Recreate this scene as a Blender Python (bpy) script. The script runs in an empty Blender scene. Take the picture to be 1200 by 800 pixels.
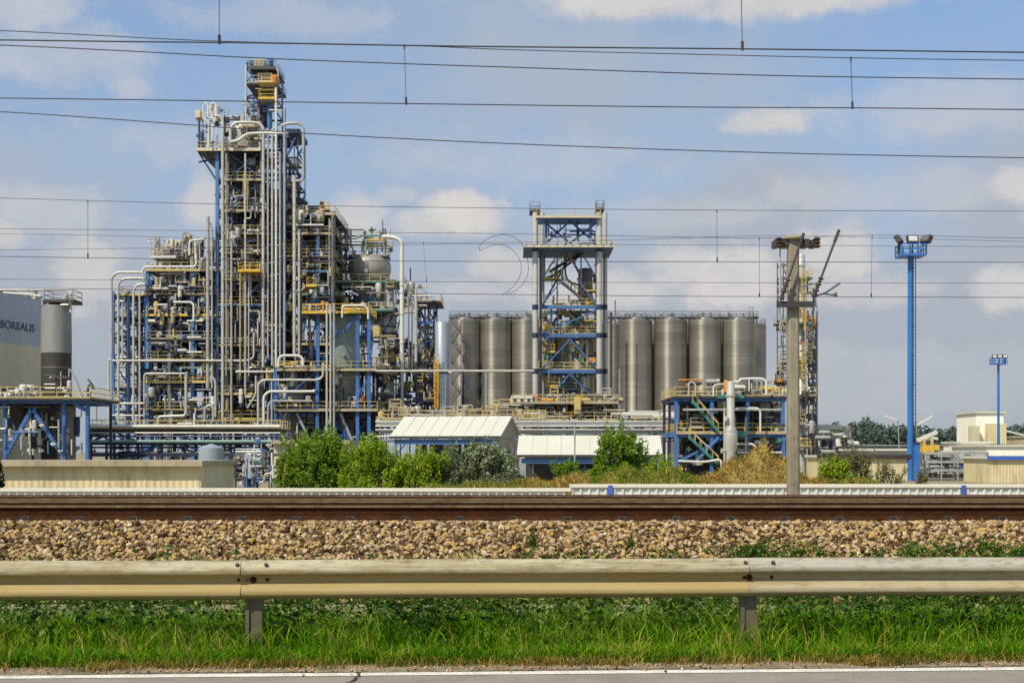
SILO_ROT = 0.25
SKY_DUST = 1.2; SKY_STR = .10; VEIL = .7; LOW0 = .30; LOW1 = .95; SUN = 4.5; EXPO = 0.0
SKY_TINT = (1.0, 1.35, 1.6, 1); HAZE_LOW = (.385, .44, .485); HAZE_MID = (.42, .465, .55); HAZE_TOP = (.40, .48, .59)
CLOUD_LO = (.74, .73, .76); CLOUD_HI = (1, .95, .90); CLOUD_GAIN = 7.5
import bpy, math, random
from mathutils import Vector, Matrix
R = random.Random(7)
SC = bpy.context.scene
COL = SC.collection
F = 1600.0; CX = 600.0; HY = 530.0; CH = 1.61; GZ = -1.5

def P(x, y, D): return Vector(((x-CX)/F*D, D, CH+(HY-y)/F*D))
def XW(x, D): return (x-CX)/F*D
def ZW(y, D): return CH+(HY-y)/F*D
def LN(n, D): return n/F*D

# ------------------------------------------------------------------ materials
def _mat(name):
    m = bpy.data.materials.new(name); m.use_nodes = True
    nt = m.node_tree; nt.nodes.clear()
    out = nt.nodes.new('ShaderNodeOutputMaterial')
    b = nt.nodes.new('ShaderNodeBsdfPrincipled')
    nt.links.new(b.outputs[0], out.inputs[0])
    return m, nt, b

def ramp(nt, stops):
    r = nt.nodes.new('ShaderNodeValToRGB'); e = r.color_ramp.elements
    while len(e) < len(stops): e.new(0.5)
    for k, (p, c) in enumerate(stops):
        e[k].position = p; e[k].color = (*c, 1)
    return r

def solid(name, c, rough=.6, metal=0., var=.18, scale=.6, streak=1.0, dirt=None, dirt_amt=.0, bump=0.):
    """paint or metal with weathering: broad noise, fine noise and vertical streaks of dirt"""
    m, nt, b = _mat(name)
    tc = nt.nodes.new('ShaderNodeTexCoord'); mp = nt.nodes.new('ShaderNodeMapping')
    mp.inputs['Scale'].default_value = (scale, scale, scale*streak)
    nt.links.new(tc.outputs['Object'], mp.inputs[0])
    n = nt.nodes.new('ShaderNodeTexNoise'); n.inputs['Scale'].default_value = 1.; n.inputs['Detail'].default_value = 7; n.inputs['Roughness'].default_value = .65
    nt.links.new(mp.outputs[0], n.inputs['Vector'])
    lo = tuple(max(0, v*(1-var)) for v in c); hi = tuple(min(1, v*(1+var)) for v in c)
    rp = ramp(nt, [(.3, lo), (.7, hi)])
    nt.links.new(n.outputs[0], rp.inputs[0])
    col = rp.outputs[0]
    if dirt:
        n2 = nt.nodes.new('ShaderNodeTexNoise'); n2.inputs['Scale'].default_value = 3.1; n2.inputs['Detail'].default_value = 8; n2.inputs['Roughness'].default_value = .7
        nt.links.new(mp.outputs[0], n2.inputs['Vector'])
        mr = nt.nodes.new('ShaderNodeMapRange'); mr.inputs[1].default_value = .5; mr.inputs[2].default_value = .68; mr.inputs[4].default_value = dirt_amt
        nt.links.new(n2.outputs[0], mr.inputs[0])
        mx = nt.nodes.new('ShaderNodeMix'); mx.data_type = 'RGBA'
        nt.links.new(mr.outputs[0], mx.inputs[0]); nt.links.new(col, mx.inputs[6]); mx.inputs[7].default_value = (*dirt, 1)
        col = mx.outputs[2]
    nt.links.new(col, b.inputs['Base Color'])
    b.inputs['Roughness'].default_value = rough; b.inputs['Metallic'].default_value = metal
    if bump:
        bp = nt.nodes.new('ShaderNodeBump'); bp.inputs['Strength'].default_value = bump; bp.inputs['Distance'].default_value = .05
        nt.links.new(n.outputs[0], bp.inputs['Height']); nt.links.new(bp.outputs[0], b.inputs['Normal'])
    return m

def leafy(name, stops, trans=.35, rough=.55, patch=1.6):
    """foliage: every leaf or blade (mesh island) takes its own tint"""
    m = bpy.data.materials.new(name); m.use_nodes = True; nt = m.node_tree; nt.nodes.clear()
    out = nt.nodes.new('ShaderNodeOutputMaterial')
    g = nt.nodes.new('ShaderNodeNewGeometry'); rp = ramp(nt, stops)
    tcp = nt.nodes.new('ShaderNodeTexCoord'); npz = nt.nodes.new('ShaderNodeTexNoise'); npz.inputs['Scale'].default_value = patch; npz.inputs['Detail'].default_value = 4; nt.links.new(tcp.outputs['Object'], npz.inputs['Vector'])
    mz = nt.nodes.new('ShaderNodeMath'); mz.operation = 'MULTIPLY_ADD'; nt.links.new(npz.outputs[0], mz.inputs[0]); mz.inputs[1].default_value = 1.3; mz.inputs[2].default_value = -.65
    az = nt.nodes.new('ShaderNodeMath'); az.operation = 'ADD'; az.use_clamp = True; nt.links.new(g.outputs['Random Per Island'], az.inputs[0]); nt.links.new(mz.outputs[0], az.inputs[1]); nt.links.new(az.outputs[0], rp.inputs[0])
    d = nt.nodes.new('ShaderNodeBsdfPrincipled'); d.inputs['Roughness'].default_value = rough; d.inputs['Specular IOR Level'].default_value = .08
    t = nt.nodes.new('ShaderNodeBsdfTranslucent'); mx = nt.nodes.new('ShaderNodeMixShader'); mx.inputs[0].default_value = trans
    nt.links.new(rp.outputs[0], d.inputs['Base Color']); nt.links.new(rp.outputs[0], t.inputs[0])
    nt.links.new(d.outputs[0], mx.inputs[1]); nt.links.new(t.outputs[0], mx.inputs[2]); nt.links.new(mx.outputs[0], out.inputs[0])
    return m

def island(name, stops, rough=.85, scale=18):
    m, nt, b = _mat(name)
    g = nt.nodes.new('ShaderNodeNewGeometry'); rp = ramp(nt, stops); nt.links.new(g.outputs['Random Per Island'], rp.inputs[0])
    tc = nt.nodes.new('ShaderNodeTexCoord'); n = nt.nodes.new('ShaderNodeTexNoise'); n.inputs['Scale'].default_value = scale; n.inputs['Detail'].default_value = 5
    nt.links.new(tc.outputs['Object'], n.inputs['Vector'])
    mr = nt.nodes.new('ShaderNodeMapRange'); mr.inputs[3].default_value = .55; mr.inputs[4].default_value = 1.4; nt.links.new(n.outputs[0], mr.inputs[0])
    mx = nt.nodes.new('ShaderNodeMix'); mx.data_type = 'RGBA'; mx.blend_type = 'MULTIPLY'; mx.inputs[0].default_value = 1
    nt.links.new(rp.outputs[0], mx.inputs[6]); nt.links.new(mr.outputs[0], mx.inputs[7]); nt.links.new(mx.outputs[2], b.inputs['Base Color'])
    b.inputs['Roughness'].default_value = rough; b.inputs['Specular IOR Level'].default_value = .05
    return m

M = {}
M['pale'] = solid('pale_cladding', (.54, .52, .455), .42, .25, .14, .5, .4, (.25, .22, .17), .35)
M['grey'] = solid('grey_cladding', (.42, .42, .40), .45, .25, .2, .5, .4, (.16, .14, .11), .45)
M['white'] = solid('white_paint', (.66, .65, .58), .5, 0, .08, .5, .5, (.4, .37, .3), .3)
M['cream'] = solid('cream_paint', (.60, .53, .36), .55, 0, .15, .6, .5, (.3, .24, .14), .4)
M['beige'] = solid('beige_steel', (.40, .345, .23), .6, .1, .25, .7, .6, (.2, .15, .08), .5)
M['blue'] = solid('blue_steel', (.045, .145, .39), .45, 0, .25, .7, .5, (.03, .06, .13), .4)
M['navy'] = solid('navy_steel', (.02, .03, .075), .5, 0, .3, .7, .5, (.02, .02, .03), .4)
M['braceblue'] = solid('brace_blue_paint', (.035, .085, .24), .5, 0, .3, .7, .5, (.03, .04, .07), .4)
M['lblue'] = solid('light_blue_paint', (.075, .19, .40), .5, 0, .25, .7, .5, (.07, .12, .2), .4)
M['yellow'] = solid('yellow_paint', (.66, .44, .05), .5, 0, .2, .8, .6, (.3, .2, .06), .4)
M['lyel'] = solid('faded_yellow_paint', (.55, .43, .17), .55, 0, .2, .8, .6, (.3, .24, .12), .4)
M['orange'] = solid('orange_paint', (.66, .25, .03), .5, 0, .2, .8, .6, (.3, .12, .04), .4)
M['green'] = solid('green_steel', (.05, .20, .15), .5, 0, .25, .8, .6, (.03, .07, .06), .4)
M['shellgrey'] = solid('plain_grey_shell', (.29, .29, .275), .5, .15, .12, .3, .25, (.17, .165, .15), .5)
M['dark'] = solid('dark_steel', (.055, .052, .05), .6, .2, .3, .8, .6, (.1, .06, .035), .4)
M['mid'] = solid('grating', (.17, .165, .155), .6, .3, .3, .8, .6, (.09, .07, .05), .5)
M['gg'] = solid('grey_green_shell', (.30, .35, .32), .42, .25, .14, .3, .25, (.16, .17, .15), .5)
M['bgrey'] = solid('blue_grey_shell', (.33, .38, .41), .42, .2, .1, .3, .25, (.2, .2, .2), .35)
M['taupe'] = solid('taupe_shell', (.37, .34, .28), .45, .2, .16, .3, .3, (.15, .13, .1), .5)
M['rust'] = solid('rusty_steel', (.05, .02, .009), .95, 0, .35, 6, 1, (.085, .035, .013), .5)  # rust tone, darkened further to stand in for shade in the rail recesses
M['railtop'] = solid('rail_head_steel', (.20, .135, .078), .65, .1, .35, 5, 1, (.10, .05, .024), .6)
for _k in ('rust', 'railtop'): [n for n in M[_k].node_tree.nodes if n.type == 'BSDF_PRINCIPLED'][0].inputs['Specular IOR Level'].default_value = .08
M['concrete'] = solid('concrete', (.41, .36, .26), .85, 0, .18, 1.4, .4, (.2, .18, .14), .55, .25)
M['mastcon'] = solid('aged_mast_concrete', (.27, .235, .165), .9, 0, .2, 2.2, .3, (.13, .11, .075), .6, .3)
M['wire'] = solid('wire_metal', (.055, .05, .055), .6, .3, .2, 3)
M['insul'] = solid('brown_insulator', (.06, .035, .025), .35, 0, .3, 3)
M['trunk'] = solid('bark', (.10, .075, .05), .9, 0, .35, 3, .4, bump=.5)
M['roofw'] = solid('white_roof_sheet', (.60, .595, .49), .55, 0, .05, .35, 1, (.6, .56, .45), .3)
M['tarp'] = M['roofw'].copy(); _n = M['tarp'].node_tree; _b = [q for q in _n.nodes if q.type == 'BSDF_PRINCIPLED'][0]; _t = _n.nodes.new('ShaderNodeBsdfTranslucent'); _t.inputs[0].default_value = (.72, .7, .58, 1); _x = _n.nodes.new('ShaderNodeMixShader'); _x.inputs[0].default_value = .55; _o = [q for q in _n.nodes if q.type == 'OUTPUT_MATERIAL'][0]
_n.links.new(_b.outputs[0], _x.inputs[1]); _n.links.new(_t.outputs[0], _x.inputs[2]); _n.links.new(_x.outputs[0], _o.inputs[0])
M['fwhite'] = solid('white_fence_sheet', (.66, .66, .62), .5, 0, .08, .5, 1, (.35, .33, .28), .35)
M['dirt'] = solid('roadside_dirt', (.23, .185, .115), .95, 0, .35, 4, 1, (.1, .08, .05), .6, .6)

def corr(name, c, pitch, axis='X', depth=.6, rough=.5, dirt=None, dirt_amt=0, streak=.2):
    """profiled sheet: ribs as a bump across one horizontal axis, dirt streaks running down"""
    m = solid(name, c, rough, .1, .1, .5, streak, dirt, dirt_amt)
    nt = m.node_tree; b = [n for n in nt.nodes if n.type == 'BSDF_PRINCIPLED'][0]
    tc = nt.nodes.new('ShaderNodeTexCoord'); w = nt.nodes.new('ShaderNodeTexWave'); w.bands_direction = axis
    w.inputs['Scale'].default_value = 1/pitch*.314; w.wave_profile = 'SIN'
    nt.links.new(tc.outputs['Object'], w.inputs['Vector'])
    bp = nt.nodes.new('ShaderNodeBump'); bp.inputs['Strength'].default_value = depth; bp.inputs['Distance'].default_value = .06
    nt.links.new(w.outputs[1], bp.inputs['Height']); nt.links.new(bp.outputs[0], b.inputs['Normal'])
    return m
M['wallc'] = corr('cream_profiled_wall', (.68, .585, .345), .33, 'X', .5, .6, (.40, .30, .13), .75)
M['walls'] = solid('smooth_end_wall', (.66, .58, .36), .7, 0, .1, .4, 1, (.3, .26, .18), .4)
M['hallg'] = corr('grey_hall_cladding', (.50, .54, .58), .5, 'Y', .2, .5, (.42, .45, .47), .4)
M['hallc'] = corr('tan_hall_cladding', (.78, .69, .46), .5, 'Y', .2, .55, (.6, .52, .34), .4)

def silo_mat():
    """bare aluminium shell: rings of plates with seams, faint stains running down"""
    m = solid('silo_shell', (.36, .335, .285), .5, .62, .14, .25, .10, (.24, .21, .165), .6)
    nt = m.node_tree; b = [n for n in nt.nodes if n.type == 'BSDF_PRINCIPLED'][0]
    src = b.inputs['Base Color'].links[0].from_socket
    tg = nt.nodes.new('ShaderNodeTangent'); tg.direction_type = 'RADIAL'; tg.axis = 'Z'; nt.links.new(tg.outputs[0], b.inputs['Tangent'])
    b.inputs['Anisotropic'].default_value = .85; b.inputs['Anisotropic Rotation'].default_value = SILO_ROT
    mpg = [n for n in nt.nodes if n.type == 'MAPPING'][0]; oi0 = nt.nodes.new('ShaderNodeObjectInfo'); mu = nt.nodes.new('ShaderNodeVectorMath'); mu.operation = 'SCALE'; mu.inputs['Scale'].default_value = 60
    cx_ = nt.nodes.new('ShaderNodeCombineXYZ'); nt.links.new(oi0.outputs['Random'], cx_.inputs[0]); nt.links.new(oi0.outputs['Random'], cx_.inputs[1]); nt.links.new(cx_.outputs[0], mu.inputs[0]); nt.links.new(mu.outputs[0], mpg.inputs['Location'])
    tc = nt.nodes.new('ShaderNodeTexCoord'); sx = nt.nodes.new('ShaderNodeSeparateXYZ'); nt.links.new(tc.outputs['Object'], sx.inputs[0])
    dv = nt.nodes.new('ShaderNodeMath'); dv.operation = 'DIVIDE'; dv.inputs[1].default_value = 1.45; nt.links.new(sx.outputs[2], dv.inputs[0])
    fl = nt.nodes.new('ShaderNodeMath'); fl.operation = 'FLOOR'; nt.links.new(dv.outputs[0], fl.inputs[0])
    oi = nt.nodes.new('ShaderNodeObjectInfo'); ad = nt.nodes.new('ShaderNodeMath'); nt.links.new(fl.outputs[0], ad.inputs[0]); nt.links.new(oi.outputs['Random'], ad.inputs[1])
    wn = nt.nodes.new('ShaderNodeTexWhiteNoise'); wn.noise_dimensions = '1D'; nt.links.new(ad.outputs[0], wn.inputs['W'])
    mr = nt.nodes.new('ShaderNodeMapRange'); mr.inputs[3].default_value = .84; mr.inputs[4].default_value = 1.13; nt.links.new(wn.outputs[0], mr.inputs[0])
    mx = nt.nodes.new('ShaderNodeMix'); mx.data_type = 'RGBA'; mx.blend_type = 'MULTIPLY'; mx.inputs[0].default_value = 1
    nt.links.new(src, mx.inputs[6]); nt.links.new(mr.outputs[0], mx.inputs[7]); nt.links.new(mx.outputs[2], b.inputs['Base Color'])
    return m
M['silo'] = silo_mat()

def beam_mat(name, c, c2, splash):
    """galvanised guard rail: rain-washed grey with ochre grime drawn out along the beam"""
    m, nt, b = _mat(name)
    tc = nt.nodes.new('ShaderNodeTexCoord'); mp = nt.nodes.new('ShaderNodeMapping'); mp.inputs['Scale'].default_value = (.8, 5, 16)
    nt.links.new(tc.outputs['Object'], mp.inputs[0])
    n = nt.nodes.new('ShaderNodeTexNoise'); n.inputs['Scale'].default_value = 1.; n.inputs['Detail'].default_value = 8; n.inputs['Roughness'].default_value = .7; nt.links.new(mp.outputs[0], n.inputs['Vector'])
    rp = ramp(nt, [(.32, tuple(v*.8 for v in c2)), (.45, c2), (.52, c), (.75, tuple(v*1.12 for v in c))]); nt.links.new(n.outputs[0], rp.inputs[0])
    mp2 = nt.nodes.new('ShaderNodeMapping'); mp2.inputs['Scale'].default_value = (7, 7, 26); nt.links.new(tc.outputs['Object'], mp2.inputs[0])
    n2 = nt.nodes.new('ShaderNodeTexNoise'); n2.inputs['Scale'].default_value = 1; n2.inputs['Detail'].default_value = 9; n2.inputs['Roughness'].default_value = .75; nt.links.new(mp2.outputs[0], n2.inputs['Vector'])
    mr = nt.nodes.new('ShaderNodeMapRange'); mr.inputs[1].default_value = .5; mr.inputs[2].default_value = .68; mr.inputs[4].default_value = .7; nt.links.new(n2.outputs[0], mr.inputs[0])
    mx = nt.nodes.new('ShaderNodeMix'); mx.data_type = 'RGBA'; nt.links.new(mr.outputs[0], mx.inputs[0]); nt.links.new(rp.outputs[0], mx.inputs[6]); mx.inputs[7].default_value = (.13, .10, .055, 1)
    sx = nt.nodes.new('ShaderNodeSeparateXYZ'); nt.links.new(tc.outputs['Object'], sx.inputs[0])
    ad = nt.nodes.new('ShaderNodeMath'); ad.operation = 'MULTIPLY_ADD'; nt.links.new(n.outputs[0], ad.inputs[0]); ad.inputs[1].default_value = .10; nt.links.new(sx.outputs[2], ad.inputs[2])
    sp = nt.nodes.new('ShaderNodeMapRange'); sp.inputs[1].default_value = .74; sp.inputs[2].default_value = .665; sp.inputs[3].default_value = 0; sp.inputs[4].default_value = splash; nt.links.new(ad.outputs[0], sp.inputs[0])
    mg = nt.nodes.new('ShaderNodeMix'); mg.data_type = 'RGBA'; nt.links.new(sp.outputs[0], mg.inputs[0]); nt.links.new(mx.outputs[2], mg.inputs[6]); mg.inputs[7].default_value = (.37, .27, .10, 1)
    nt.links.new(mg.outputs[2], b.inputs['Base Color']); b.inputs['Roughness'].default_value = .6; b.inputs['Metallic'].default_value = .0; b.inputs['Specular IOR Level'].default_value = .12
    bp = nt.nodes.new('ShaderNodeBump'); bp.inputs['Strength'].default_value = .15; bp.inputs['Distance'].default_value = .01; nt.links.new(n.outputs[0], bp.inputs['Height']); nt.links.new(bp.outputs[0], b.inputs['Normal'])
    return m
M['gbeam'] = beam_mat('grimy_guardrail_zinc', (.43, .395, .265), (.33, .28, .165), .8)
M['gbeam2'] = beam_mat('cleaner_guardrail_zinc', (.40, .375, .30), (.32, .28, .205), .45)
M['gpost'] = solid('dull_zinc_post', (.145, .12, .075), .6, .2, .2, 4, .4, (.12, .09, .05), .5)

def ground_mat(name, stops, scale, bump=.5, fine=30):
    m, nt, b = _mat(name)
    tc = nt.nodes.new('ShaderNodeTexCoord')
    n = nt.nodes.new('ShaderNodeTexNoise'); n.inputs['Scale'].default_value = scale; n.inputs['Detail'].default_value = 10; n.inputs['Roughness'].default_value = .7
    nt.links.new(tc.outputs['Object'], n.inputs['Vector']); rp = ramp(nt, stops); nt.links.new(n.outputs[0], rp.inputs[0])
    n2 = nt.nodes.new('ShaderNodeTexNoise'); n2.inputs['Scale'].default_value = fine; n2.inputs['Detail'].default_value = 6; nt.links.new(tc.outputs['Object'], n2.inputs['Vector'])
    mr = nt.nodes.new('ShaderNodeMapRange'); mr.inputs[1].default_value = .3; mr.inputs[2].default_value = .7; mr.inputs[3].default_value = .65; mr.inputs[4].default_value = 1.3; nt.links.new(n2.outputs[0], mr.inputs[0])
    mx = nt.nodes.new('ShaderNodeMix'); mx.data_type = 'RGBA'; mx.blend_type = 'MULTIPLY'; mx.inputs[0].default_value = 1
    nt.links.new(rp.outputs[0], mx.inputs[6]); nt.links.new(mr.outputs[0], mx.inputs[7]); nt.links.new(mx.outputs[2], b.inputs['Base Color'])
    b.inputs['Roughness'].default_value = .9; b.inputs['Specular IOR Level'].default_value = .2
    bp = nt.nodes.new('ShaderNodeBump'); bp.inputs['Strength'].default_value = bump; bp.inputs['Distance'].default_value = .03; nt.links.new(n2.outputs[0], bp.inputs['Height']); nt.links.new(bp.outputs[0], b.inputs['Normal'])
    return m
M['asphalt'] = ground_mat('worn_asphalt', [(.3, (.25, .222, .18)), (.7, (.36, .325, .265))], 2.2, .5, 90)
M['linepaint'] = ground_mat('worn_line_paint', [(.3, (.50, .46, .36)), (.55, (.75, .72, .63))], 6, .2, 60)
M['earth'] = ground_mat('earth', [(.35, (.22, .19, .12)), (.65, (.34, .295, .19))], .35, .6, 8)
M['haybed'] = ground_mat('matted_straw', [(.35, (.17, .12, .03)), (.65, (.33, .24, .07))], 1.2, .8, 14)
M['ballastbed'] = ground_mat('ballast_bed', [(.35, (.05, .03, .015)), (.65, (.10, .065, .034))], 5, .8, 25)  # kept near black to stand in for shade between the stones

M['grass'] = leafy('green_grass', [(0, (.03, .105, .002)), (.35, (.085, .24, .004)), (.65, (.17, .36, .008)), (.9, (.30, .46, .02)), (1, (.44, .40, .08))], .42)
M['drygrass'] = leafy('dry_roadside_grass', [(0, (.07, .10, .01)), (.4, (.20, .17, .022)), (.75, (.36, .25, .055)), (1, (.50, .36, .12))])
M['hay'] = leafy('ochre_grass', [(0, (.16, .11, .02)), (.4, (.32, .215, .04)), (.75, (.46, .32, .075)), (1, (.58, .44, .15))], .25)
M['greenhay'] = leafy('green_bank_grass', [(0, (.08, .17, .012)), (.5, (.17, .25, .02)), (1, (.32, .31, .06))], .3)
M['weed'] = leafy('weed_leaves', [(0, (.02, .055, .005)), (.5, (.055, .125, .012)), (.85, (.13, .235, .03)), (1, (.30, .35, .10))])
M['leafA'] = leafy('bush_leaves', [(0, (.05, .12, .01)), (.4, (.15, .28, .02)), (.8, (.30, .43, .045)), (1, (.48, .55, .13))], .45)
M['leafB'] = leafy('fresh_bush_leaves', [(0, (.09, .18, .008)), (.4, (.25, .38, .016)), (1, (.50, .60, .07))], .45)
M['leafC'] = leafy('silver_green_leaves', [(0, (.08, .11, .05)), (.5, (.22, .27, .13)), (1, (.46, .52, .32))], .3)
M['leafD'] = leafy('dark_leaves', [(0, (.012, .03, .008)), (1, (.05, .09, .025))])
M['leafE'] = leafy('young_tree_leaves', [(0, (.07, .15, .01)), (.5, (.19, .32, .018)), (1, (.36, .48, .06))], .45)
M['leafF'] = leafy('scrub_leaves', [(0, (.09, .11, .03)), (.5, (.17, .18, .06)), (1, (.3, .28, .12))], .3)
M['wood'] = leafy('distant_wood', [(0, (.075, .105, .092)), (.5, (.10, .135, .11)), (1, (.14, .175, .135))], .15, patch=.02)  # leaf colours paled and blued to stand in for distance haze
M['stone'] = island('ballast_stone', [(0, (.06, .034, .018)), (.2, (.17, .105, .052)), (.42, (.34, .235, .12)), (.64, (.49, .36, .19)), (.82, (.46, .29, .085)), (.93, (.44, .36, .25)), (1, (.66, .54, .34))])

# ------------------------------------------------------------------ mesh builder
class MB:
    def __init__(s): s.v = []; s.f = []; s.sm = False
    def box(s, a, b):
        x0, y0, z0 = a; x1, y1, z1 = b
        if x0 > x1: x0, x1 = x1, x0
        if y0 > y1: y0, y1 = y1, y0
        if z0 > z1: z0, z1 = z1, z0
        k = len(s.v)
        s.v += [(x0,y0,z0),(x1,y0,z0),(x1,y1,z0),(x0,y1,z0),(x0,y0,z1),(x1,y0,z1),(x1,y1,z1),(x0,y1,z1)]
        s.f += [(k+3,k+2,k+1,k),(k+4,k+5,k+6,k+7),(k,k+1,k+5,k+4),(k+1,k+2,k+6,k+5),(k+2,k+3,k+7,k+6),(k+3,k,k+4,k+7)]
        return s
    def bar(s, p, q, w, h=None):
        p = Vector(p); q = Vector(q); h = h or w
        d = q-p
        if d.length < 1e-6: return s
        d.normalize()
        up = Vector((0,0,1)) if abs(d.z) < .95 else Vector((0,1,0))
        a = d.cross(up).normalized(); b = a.cross(d).normalized()
        k = len(s.v)
        for c in (p, q):
            for i, j in ((-1,-1),(1,-1),(1,1),(-1,1)): s.v.append(tuple(c+a*(i*w/2)+b*(j*h/2)))
        s.f += [(k,k+1,k+2,k+3),(k+7,k+6,k+5,k+4),(k,k+4,k+5,k+1),(k+1,k+5,k+6,k+2),(k+2,k+6,k+7,k+3),(k+3,k+7,k+4,k)]
        return s
    def tube(s, pts, r, seg=8, bend=0., caps=True):
        s.sm = True
        pts = [Vector(p) for p in pts]
        if bend > 0 and len(pts) > 2:
            o = [pts[0]]
            for a, b, c in zip(pts, pts[1:], pts[2:]):
                u = a-b; w = c-b; l = min(bend, u.length*.48, w.length*.48)
                p0 = b+u.normalized()*l; p1 = b+w.normalized()*l
                for t in (0, .25, .5, .75, 1): o.append(p0*(1-t)**2+b*(2*t*(1-t))+p1*t*t)
            o.append(pts[-1]); pts = o
        n = len(pts); k0 = len(s.v); prev = None
        for i, p in enumerate(pts):
            t = (pts[min(i+1,n-1)]-pts[max(i-1,0)]).normalized()
            if prev is None:
                up = Vector((0,0,1)) if abs(t.z) < .9 else Vector((1,0,0))
                a = t.cross(up).normalized()
            else:
                a = prev-t*prev.dot(t)
                a = a.normalized() if a.length > 1e-5 else t.cross(Vector((.3,.5,.8))).normalized()
            prev = a; b = t.cross(a)
            for j in range(seg):
                w = 2*math.pi*j/seg
                s.v.append(tuple(p+a*(r*math.cos(w))+b*(r*math.sin(w))))
        for i in range(n-1):
            for j in range(seg):
                j2 = (j+1) % seg
                s.f.append((k0+i*seg+j, k0+i*seg+j2, k0+(i+1)*seg+j2, k0+(i+1)*seg+j))
        if caps:
            s.f.append(tuple(k0+j for j in range(seg-1,-1,-1))); s.f.append(tuple(k0+(n-1)*seg+j for j in range(seg)))
        return s
    def lathe(s, x, y, prof, seg=24):
        s.sm = True; k0 = len(s.v); n = len(prof)
        for r, z in prof:
            for j in range(seg):
                w = 2*math.pi*j/seg; s.v.append((x+max(r,.002)*math.cos(w), y+max(r,.002)*math.sin(w), z))
        for i in range(n-1):
            for j in range(seg):
                j2 = (j+1) % seg; s.f.append((k0+i*seg+j, k0+i*seg+j2, k0+(i+1)*seg+j2, k0+(i+1)*seg+j))
        s.f.append(tuple(k0+j for j in range(seg-1,-1,-1))); s.f.append(tuple(k0+(n-1)*seg+j for j in range(seg)))
        return s
    def poly(s, pts, faces):
        k = len(s.v); s.v += [tuple(p) for p in pts]; s.f += [tuple(k+i for i in f) for f in faces]; return s
    def build(s, name, mat, parent=None):
        root = parent
        while root is not None and root.parent is not None: root = root.parent
        if root is not None: off = root.location.copy()
        else:
            xs = [p[0] for p in s.v]; ys = [p[1] for p in s.v]; zs = [p[2] for p in s.v]
            off = Vector(((min(xs)+max(xs))/2, (min(ys)+max(ys))/2, min(zs)))
        me = bpy.data.meshes.new(name)
        ox, oy, oz = off
        me.from_pydata([(x-ox, y-oy, z-oz) for x, y, z in s.v], [], s.f)
        if s.sm:
            me.polygons.foreach_set('use_smooth', [True]*len(me.polygons)); me.update()
            me.set_sharp_from_angle(angle=math.radians(42))
        me.materials.append(M[mat] if isinstance(mat, str) else mat)
        o = bpy.data.objects.new(name, me); COL.objects.link(o)
        if parent is not None: o.parent = parent
        else: o.location = off
        return o

LABELS = {}
TAGGED = []
def tag(o, label, cat, group=None):
    TAGGED.append(o); o['label'] = label; o['category'] = cat
    if group: o['group'] = group
    LABELS.setdefault(label, []).append(o)
    return o
def thing(name, label, cat, loc, group=None):
    o = bpy.data.objects.new(name, None); COL.objects.link(o); o.location = loc; o.empty_display_size = .2
    return tag(o, label, cat, group)
def kind(o, k): o['kind'] = k; return o
def copy_tree(o, parent=None):
    c = o.copy(); COL.objects.link(c); c.parent = parent
    for ch in list(o.children): copy_tree(ch, c)
    return c

# ------------------------------------------------------------------ plant vocabulary (x, y in photo pixels at distance D)
def pipe(label, pts, D, wpx, mat='pale', bend=4, cat='pipe', group=None, name='process_pipe', flange=True):
    """pts: (x, y) or (x, y, D)"""
    q = [P(p[0], p[1], p[2] if len(p) > 2 else D) for p in pts]
    r = LN(wpx*.45, D); m = MB()
    m.tube(q, r, 10 if wpx > 2.4 else 7, LN(bend, D))
    if flange:
        for a, b in zip(q, q[1:]):
            L = (b-a).length; n = int(L//5.5); d = (b-a).normalized()
            for i in range(1, n+1):
                c = a+(b-a)*(i/(n+1)); m.tube([c-d*.07, c+d*.07], r*1.22+.02, 10 if wpx > 2.4 else 7)
    return tag(m.build(name, mat), label, cat, group)

def rail_mb(loop, h=1.1, step=1.6, t=.07, closed=True):
    m = MB(); n = len(loop); loop = [Vector(p) for p in loop]
    for i in range(n if closed else n-1):
        a = loop[i]; b = loop[(i+1) % n]; L = (b-a).length; k = max(1, int(L/step))
        for z in (h, h*.52): m.bar(a+Vector((0,0,z)), b+Vector((0,0,z)), t*.9)
        m.bar(a+Vector((0,0,.08)), b+Vector((0,0,.08)), .03, .12)
        for j in range(k):
            c = a+(b-a)*(j/k); m.bar(c, c+Vector((0,0,h+.02)), t)
    if not closed: m.bar(loop[-1], loop[-1]+Vector((0,0,h+.02)), t)
    return m

def platform(parent, x0, x1, y, D0, D1, mat='mid', rmat='lyel', thick=.22, edge=None, railing=True, name='platform', DR=None):
    DR = DR or D0; thick = min(thick, .24); mat = 'dark' if (mat in ('mid', 'beige', 'lyel') and D1-D0 > 7) else mat  # deep decks turned dark in place of shade on their undersides
    X0, X1, z = XW(x0, DR), XW(x1, DR), ZW(y, DR)
    o = MB().box((X0, D0, z-thick), (X1, D1, z)).build(name, mat, parent)
    if edge:
        e = MB(); e.box((X0-.05, D0-.09, z-thick+.02), (X1+.05, D0-.003, z+.05)); e.build('edge_beam', edge, o)
    if railing:
        i = .06
        rail_mb([(X0+i, D0+i, z), (X1-i, D0+i, z), (X1-i, D1-i, z), (X0+i, D1-i, z)]).build('railing', rmat, o)
    return o

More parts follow.
